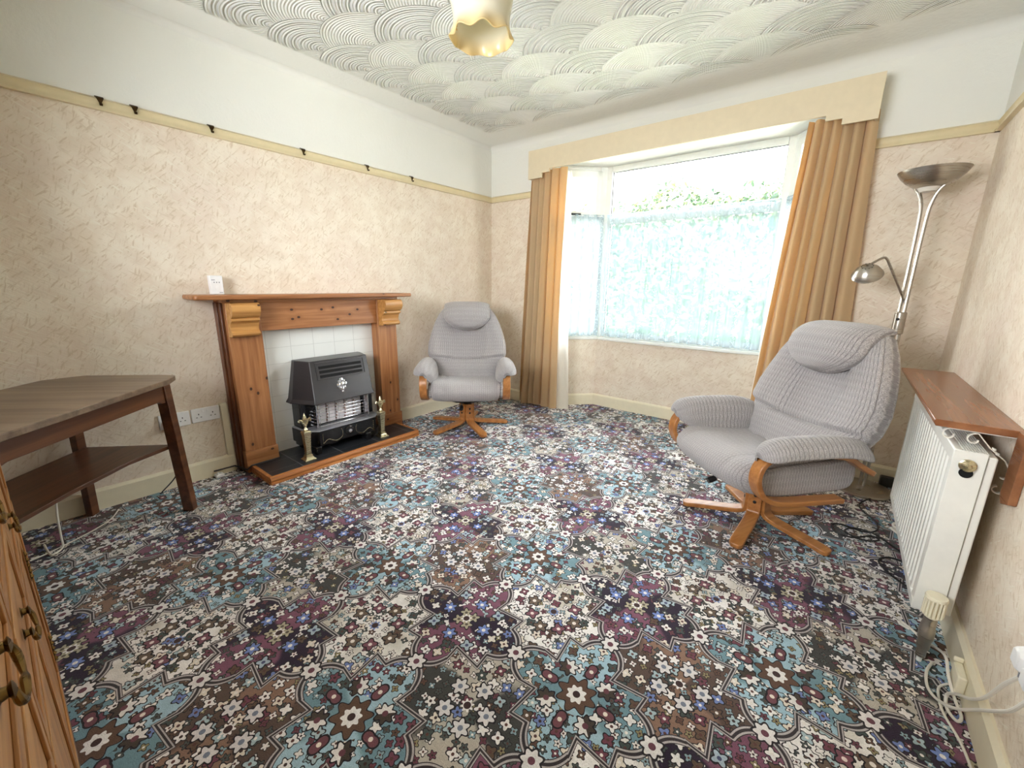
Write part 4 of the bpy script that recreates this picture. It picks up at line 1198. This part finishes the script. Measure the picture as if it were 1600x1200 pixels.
wplug('white plug at the right edge, the farther one with a looping cord', -2.062, .392, [(X1 + .012, -2.062, .345), (3.405, -2.03, .29), (3.40, -1.98, .20), (3.40, -1.90, .12), (3.395, -1.84, .075), (3.385, -1.80, .03), (3.385, -1.83, .008), (3.40, -1.865, .008), (3.412, -1.845, .012), (3.404, -1.79, .02), (3.392, -1.74, .05), (3.39, -1.68, .07), (3.38, -1.62, .05), (3.36, -1.56, .02), (3.335, -1.50, .008), (3.31, -1.478, .008), (3.305, -1.492, .008), (3.33, -1.505, .008)])
wplug('white plug at the right edge, the nearer one with a short cord', -2.128, .388, [(X1 + .012, -2.128, .34), (3.405, -2.10, .28), (3.40, -2.05, .225), (3.40, -1.97, .15), (3.38, -1.91, .08), (3.36, -1.84, .03), (3.35, -1.77, .007), (3.355, -1.70, .007), (3.375, -1.64, .007)])
c_ = MB(); c_.tube(cr([(3.412, -1.72, .02), (3.38, -1.745, .006), (3.372, -1.80, .006), (3.376, -1.86, .006), (3.40, -1.95, .006), (3.414, -2.1, .008)], 6), .0035, 7)
tag(c_.build('telephone_cable', M['cable'], None), 'thin white cable trailing along the right skirting towards the camera', 'cable')
cb = MB(); cb.box(3.402, 3.4235, -1.775, -1.70, .02, .085); cb.box(3.40, 3.4235, -1.705, -1.695, .085, .1)
tag(cb.build('cable_box', M['cplastic'], None, bevel=.004), 'small cream cable junction box on the right skirting', 'junction box')
bc = MB(); pts = [(3.26, -.33), (3.225, -.40), (3.20, -.47), (3.215, -.54), (3.26, -.63), (3.27, -.74), (3.22, -.80), (3.13, -.79), (3.085, -.83), (3.10, -.90), (3.17, -.90), (3.24, -.83), (3.27, -.86), (3.21, -.90), (3.14, -.86), (3.17, -.80), (3.25, -.80), (3.32, -.87), (3.36, -.92)]
bc.tube(cr([(x, y, .006 + .003 * math.sin(i * 1.7)) for i, (x, y) in enumerate(pts)], 6), .004, 7)
tag(bc.build('lamp_cable', M['bplastic'], None), 'tangled black lamp cable on the carpet behind the right recliner', 'cable')
bc = MB(); bc.tube(cr([(3.37, -1.00, .006), (3.30, -1.0, .006), (3.262, -1.06, .006), (3.285, -1.13, .006), (3.33, -1.19, .006), (3.37, -1.22, .006)], 6), .004, 7)
tag(bc.build('coaxial_cable', M['bplastic'], None), 'single black cable loop on the carpet beside the radiator', 'cable')
wc = MB(); wc.tube(cr([(3.40, -.62, .008), (3.35, -.60, .008), (3.335, -.65, .012), (3.37, -.70, .008), (3.36, -.76, .02), (3.325, -.74, .03), (3.33, -.69, .015), (3.39, -.72, .01)], 6), .006, 8)
tag(wc.build('coiled_cable', M['cable'], None), 'coiled white cable on the carpet under the radiator', 'cable')
ad = MB(); ad.box(3.30, 3.37, -.075, -.022, .001, .06)
tag(ad.build('power_adaptor', M['bplastic'], None, bevel=.006), 'black power adaptor by the skirting beside the lamp base', 'adaptor')
c_ = MB(); c_.tube(cr([(.24, -3.30, .348), (.26, -3.31, .33), (.30, -3.325, .26), (.33, -3.34, .16), (.335, -3.345, .06), (.345, -3.35, .008), (.38, -3.385, .006), (.33, -3.395, .006), (.25, -3.40, .006)], 6), .0042, 8)
tag(c_.build('aerial_cable', M['cable'], None), 'thick white cable dropping from the table shelf to the carpet', 'cable')
c_ = MB(); c_.tube(cr([(.10, -3.12, .006), (.20, -3.17, .006), (.27, -3.25, .006), (.34, -3.37, .006), (.37, -3.45, .006)], 6), .003, 7)
tag(c_.build('extension_cable', M['cable'], None), 'thin white cable crossing the carpet under the corner table', 'cable')

# ------------------------------------------------------------------ outside: hedge and ground
def leafmat():
    m = Mat('mixed_green_hedge_leaves', .5)  # each leaf gets its own random green
    g = m.node('ShaderNodeNewGeometry'); r_ = E(m.nt, g.outputs['Random Per Island'])
    m.color(m.ramp(r_, [(0, srgb(36, 60, 48)), (.5, srgb(62, 86, 56)), (1, srgb(118, 126, 78))])); return m.m
hm = MB(); rnd = random.Random(5)
for i in range(14000):
    x = rnd.uniform(-3.5, 6.5); top = 2.5 + .16 * math.sin(x * 1.3 + 1) + .1 * math.sin(x * 4.1)
    z = top * (rnd.random() ** .5); y = 4.2 + rnd.uniform(-.35, .25) - .12 * math.sin(z * 3 + x * 2)
    if i % 4 == 0: z = top + rnd.uniform(-.2, .3) * rnd.random()
    n = Vector((rnd.gauss(0, .6), -1 + rnd.gauss(0, .5), rnd.gauss(.5, .6))).normalized(); a = n.orthogonal().normalized(); a.rotate(Matrix.Rotation(rnd.uniform(0, 6.28), 3, n)); b_ = n.cross(a)
    l, w_ = rnd.uniform(.05, .09), rnd.uniform(.02, .035); c_ = Vector((x, y, z))
    hm.poly([c_ - a * l, c_ + b_ * w_ + n * .008, c_ + a * l, c_ - b_ * w_ + n * .008])
hedge = hm.build('garden_hedge', leafmat(), None, smooth=0, fix=False); tag(hedge, 'bright green garden hedge seen through the bay window', 'hedge', kind='stuff')
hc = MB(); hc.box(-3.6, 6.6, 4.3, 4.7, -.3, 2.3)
hc.build('dark_hedge_core', plain('hedge_core_shade', srgb(48, 66, 52), .9), hedge)  # solid box; the hedge's inner shade is put into its dark colour
gd = MB(); gd.box(-14, 18, .64, 20, -.5, -.3); struct(gd.build('ground', plain('pale_paved_front_garden', srgb(196, 196, 186), .9), None, smooth=0))

# ------------------------------------------------------------------ light
wd = bpy.data.worlds.new('overcast_sky'); sc.world = wd; wd.use_nodes = True
bg = wd.node_tree.nodes['Background']; bg.inputs[0].default_value = (.97, .968, 1.0, 1); bg.inputs[1].default_value = 1.0
def sun(e, az, el, col):
    l = bpy.data.lights.new('sun', 'SUN'); l.energy = e; l.angle = math.radians(1.5); l.color = col
    o = bpy.data.objects.new('sun', l); COL.objects.link(o)
    d = Vector((math.cos(el) * math.cos(az), math.cos(el) * math.sin(az), math.sin(el))); o.rotation_euler = d.to_track_quat('Z', 'Y').to_euler()
sun(2.4, math.radians(-12), math.radians(52), (1, .95, .86))
def portal(p, w, h, d):
    l = bpy.data.lights.new('window_portal', 'AREA'); l.shape = 'RECTANGLE'; l.size = w; l.size_y = h; l.cycles.is_portal = True
    o = bpy.data.objects.new('window_portal', l); COL.objects.link(o); o.location = p; o.rotation_euler = Vector(d).to_track_quat('-Z', 'Y').to_euler()
portal((1.775, .56, (SILL + SOF) / 2), 1.5, SOF - SILL, (0, -1, 0))
portal((.74, .32, (SILL + SOF) / 2), .6, SOF - SILL, (.7, -.7, 0))
portal((2.76, .32, (SILL + SOF) / 2), .6, SOF - SILL, (-.83, -.55, 0))
portal(((BX0 + BX1) / 2, YB - .13, (BZ0 + BZ1) / 2), BX1 - BX0, BZ1 - BZ0, (0, 1, 0))  # portal of the added fill window

# ------------------------------------------------------------------ camera and view
cam = bpy.data.cameras.new('camera'); co = bpy.data.objects.new('camera', cam); COL.objects.link(co)
cam.sensor_fit = 'HORIZONTAL'; cam.sensor_width = 36.; cam.lens = 649.57 / 1600 * 36; cam.clip_start = .02
yaw, pitch, roll = -.66904, .235921, .0135102
fw = Vector((math.sin(yaw) * math.cos(pitch), math.cos(yaw) * math.cos(pitch), -math.sin(pitch)))
rt = Vector((math.cos(yaw), -math.sin(yaw), 0)); up = rt.cross(fw)
r2 = rt * math.cos(roll) + up * math.sin(roll); u2 = -rt * math.sin(roll) + up * math.cos(roll)
co.matrix_world = Matrix(((r2.x, u2.x, -fw.x, 2.97415), (r2.y, u2.y, -fw.y, -3.38924), (r2.z, u2.z, -fw.z, 1.2015), (0, 0, 0, 1)))
sc.camera = co
sc.view_settings.view_transform = 'Standard'; sc.view_settings.look = 'None'; sc.view_settings.gamma = 1.; sc.view_settings.use_curve_mapping = False
sc.view_settings.exposure = 4.7
cy_ = sc.cycles
cy_.max_bounces = 14; cy_.diffuse_bounces = 8; cy_.glossy_bounces = 4; cy_.transmission_bounces = 8; cy_.transparent_max_bounces = 16
cy_.caustics_reflective = False; cy_.caustics_refractive = False; cy_.sample_clamp_indirect = 12.
cy_.use_denoising = True
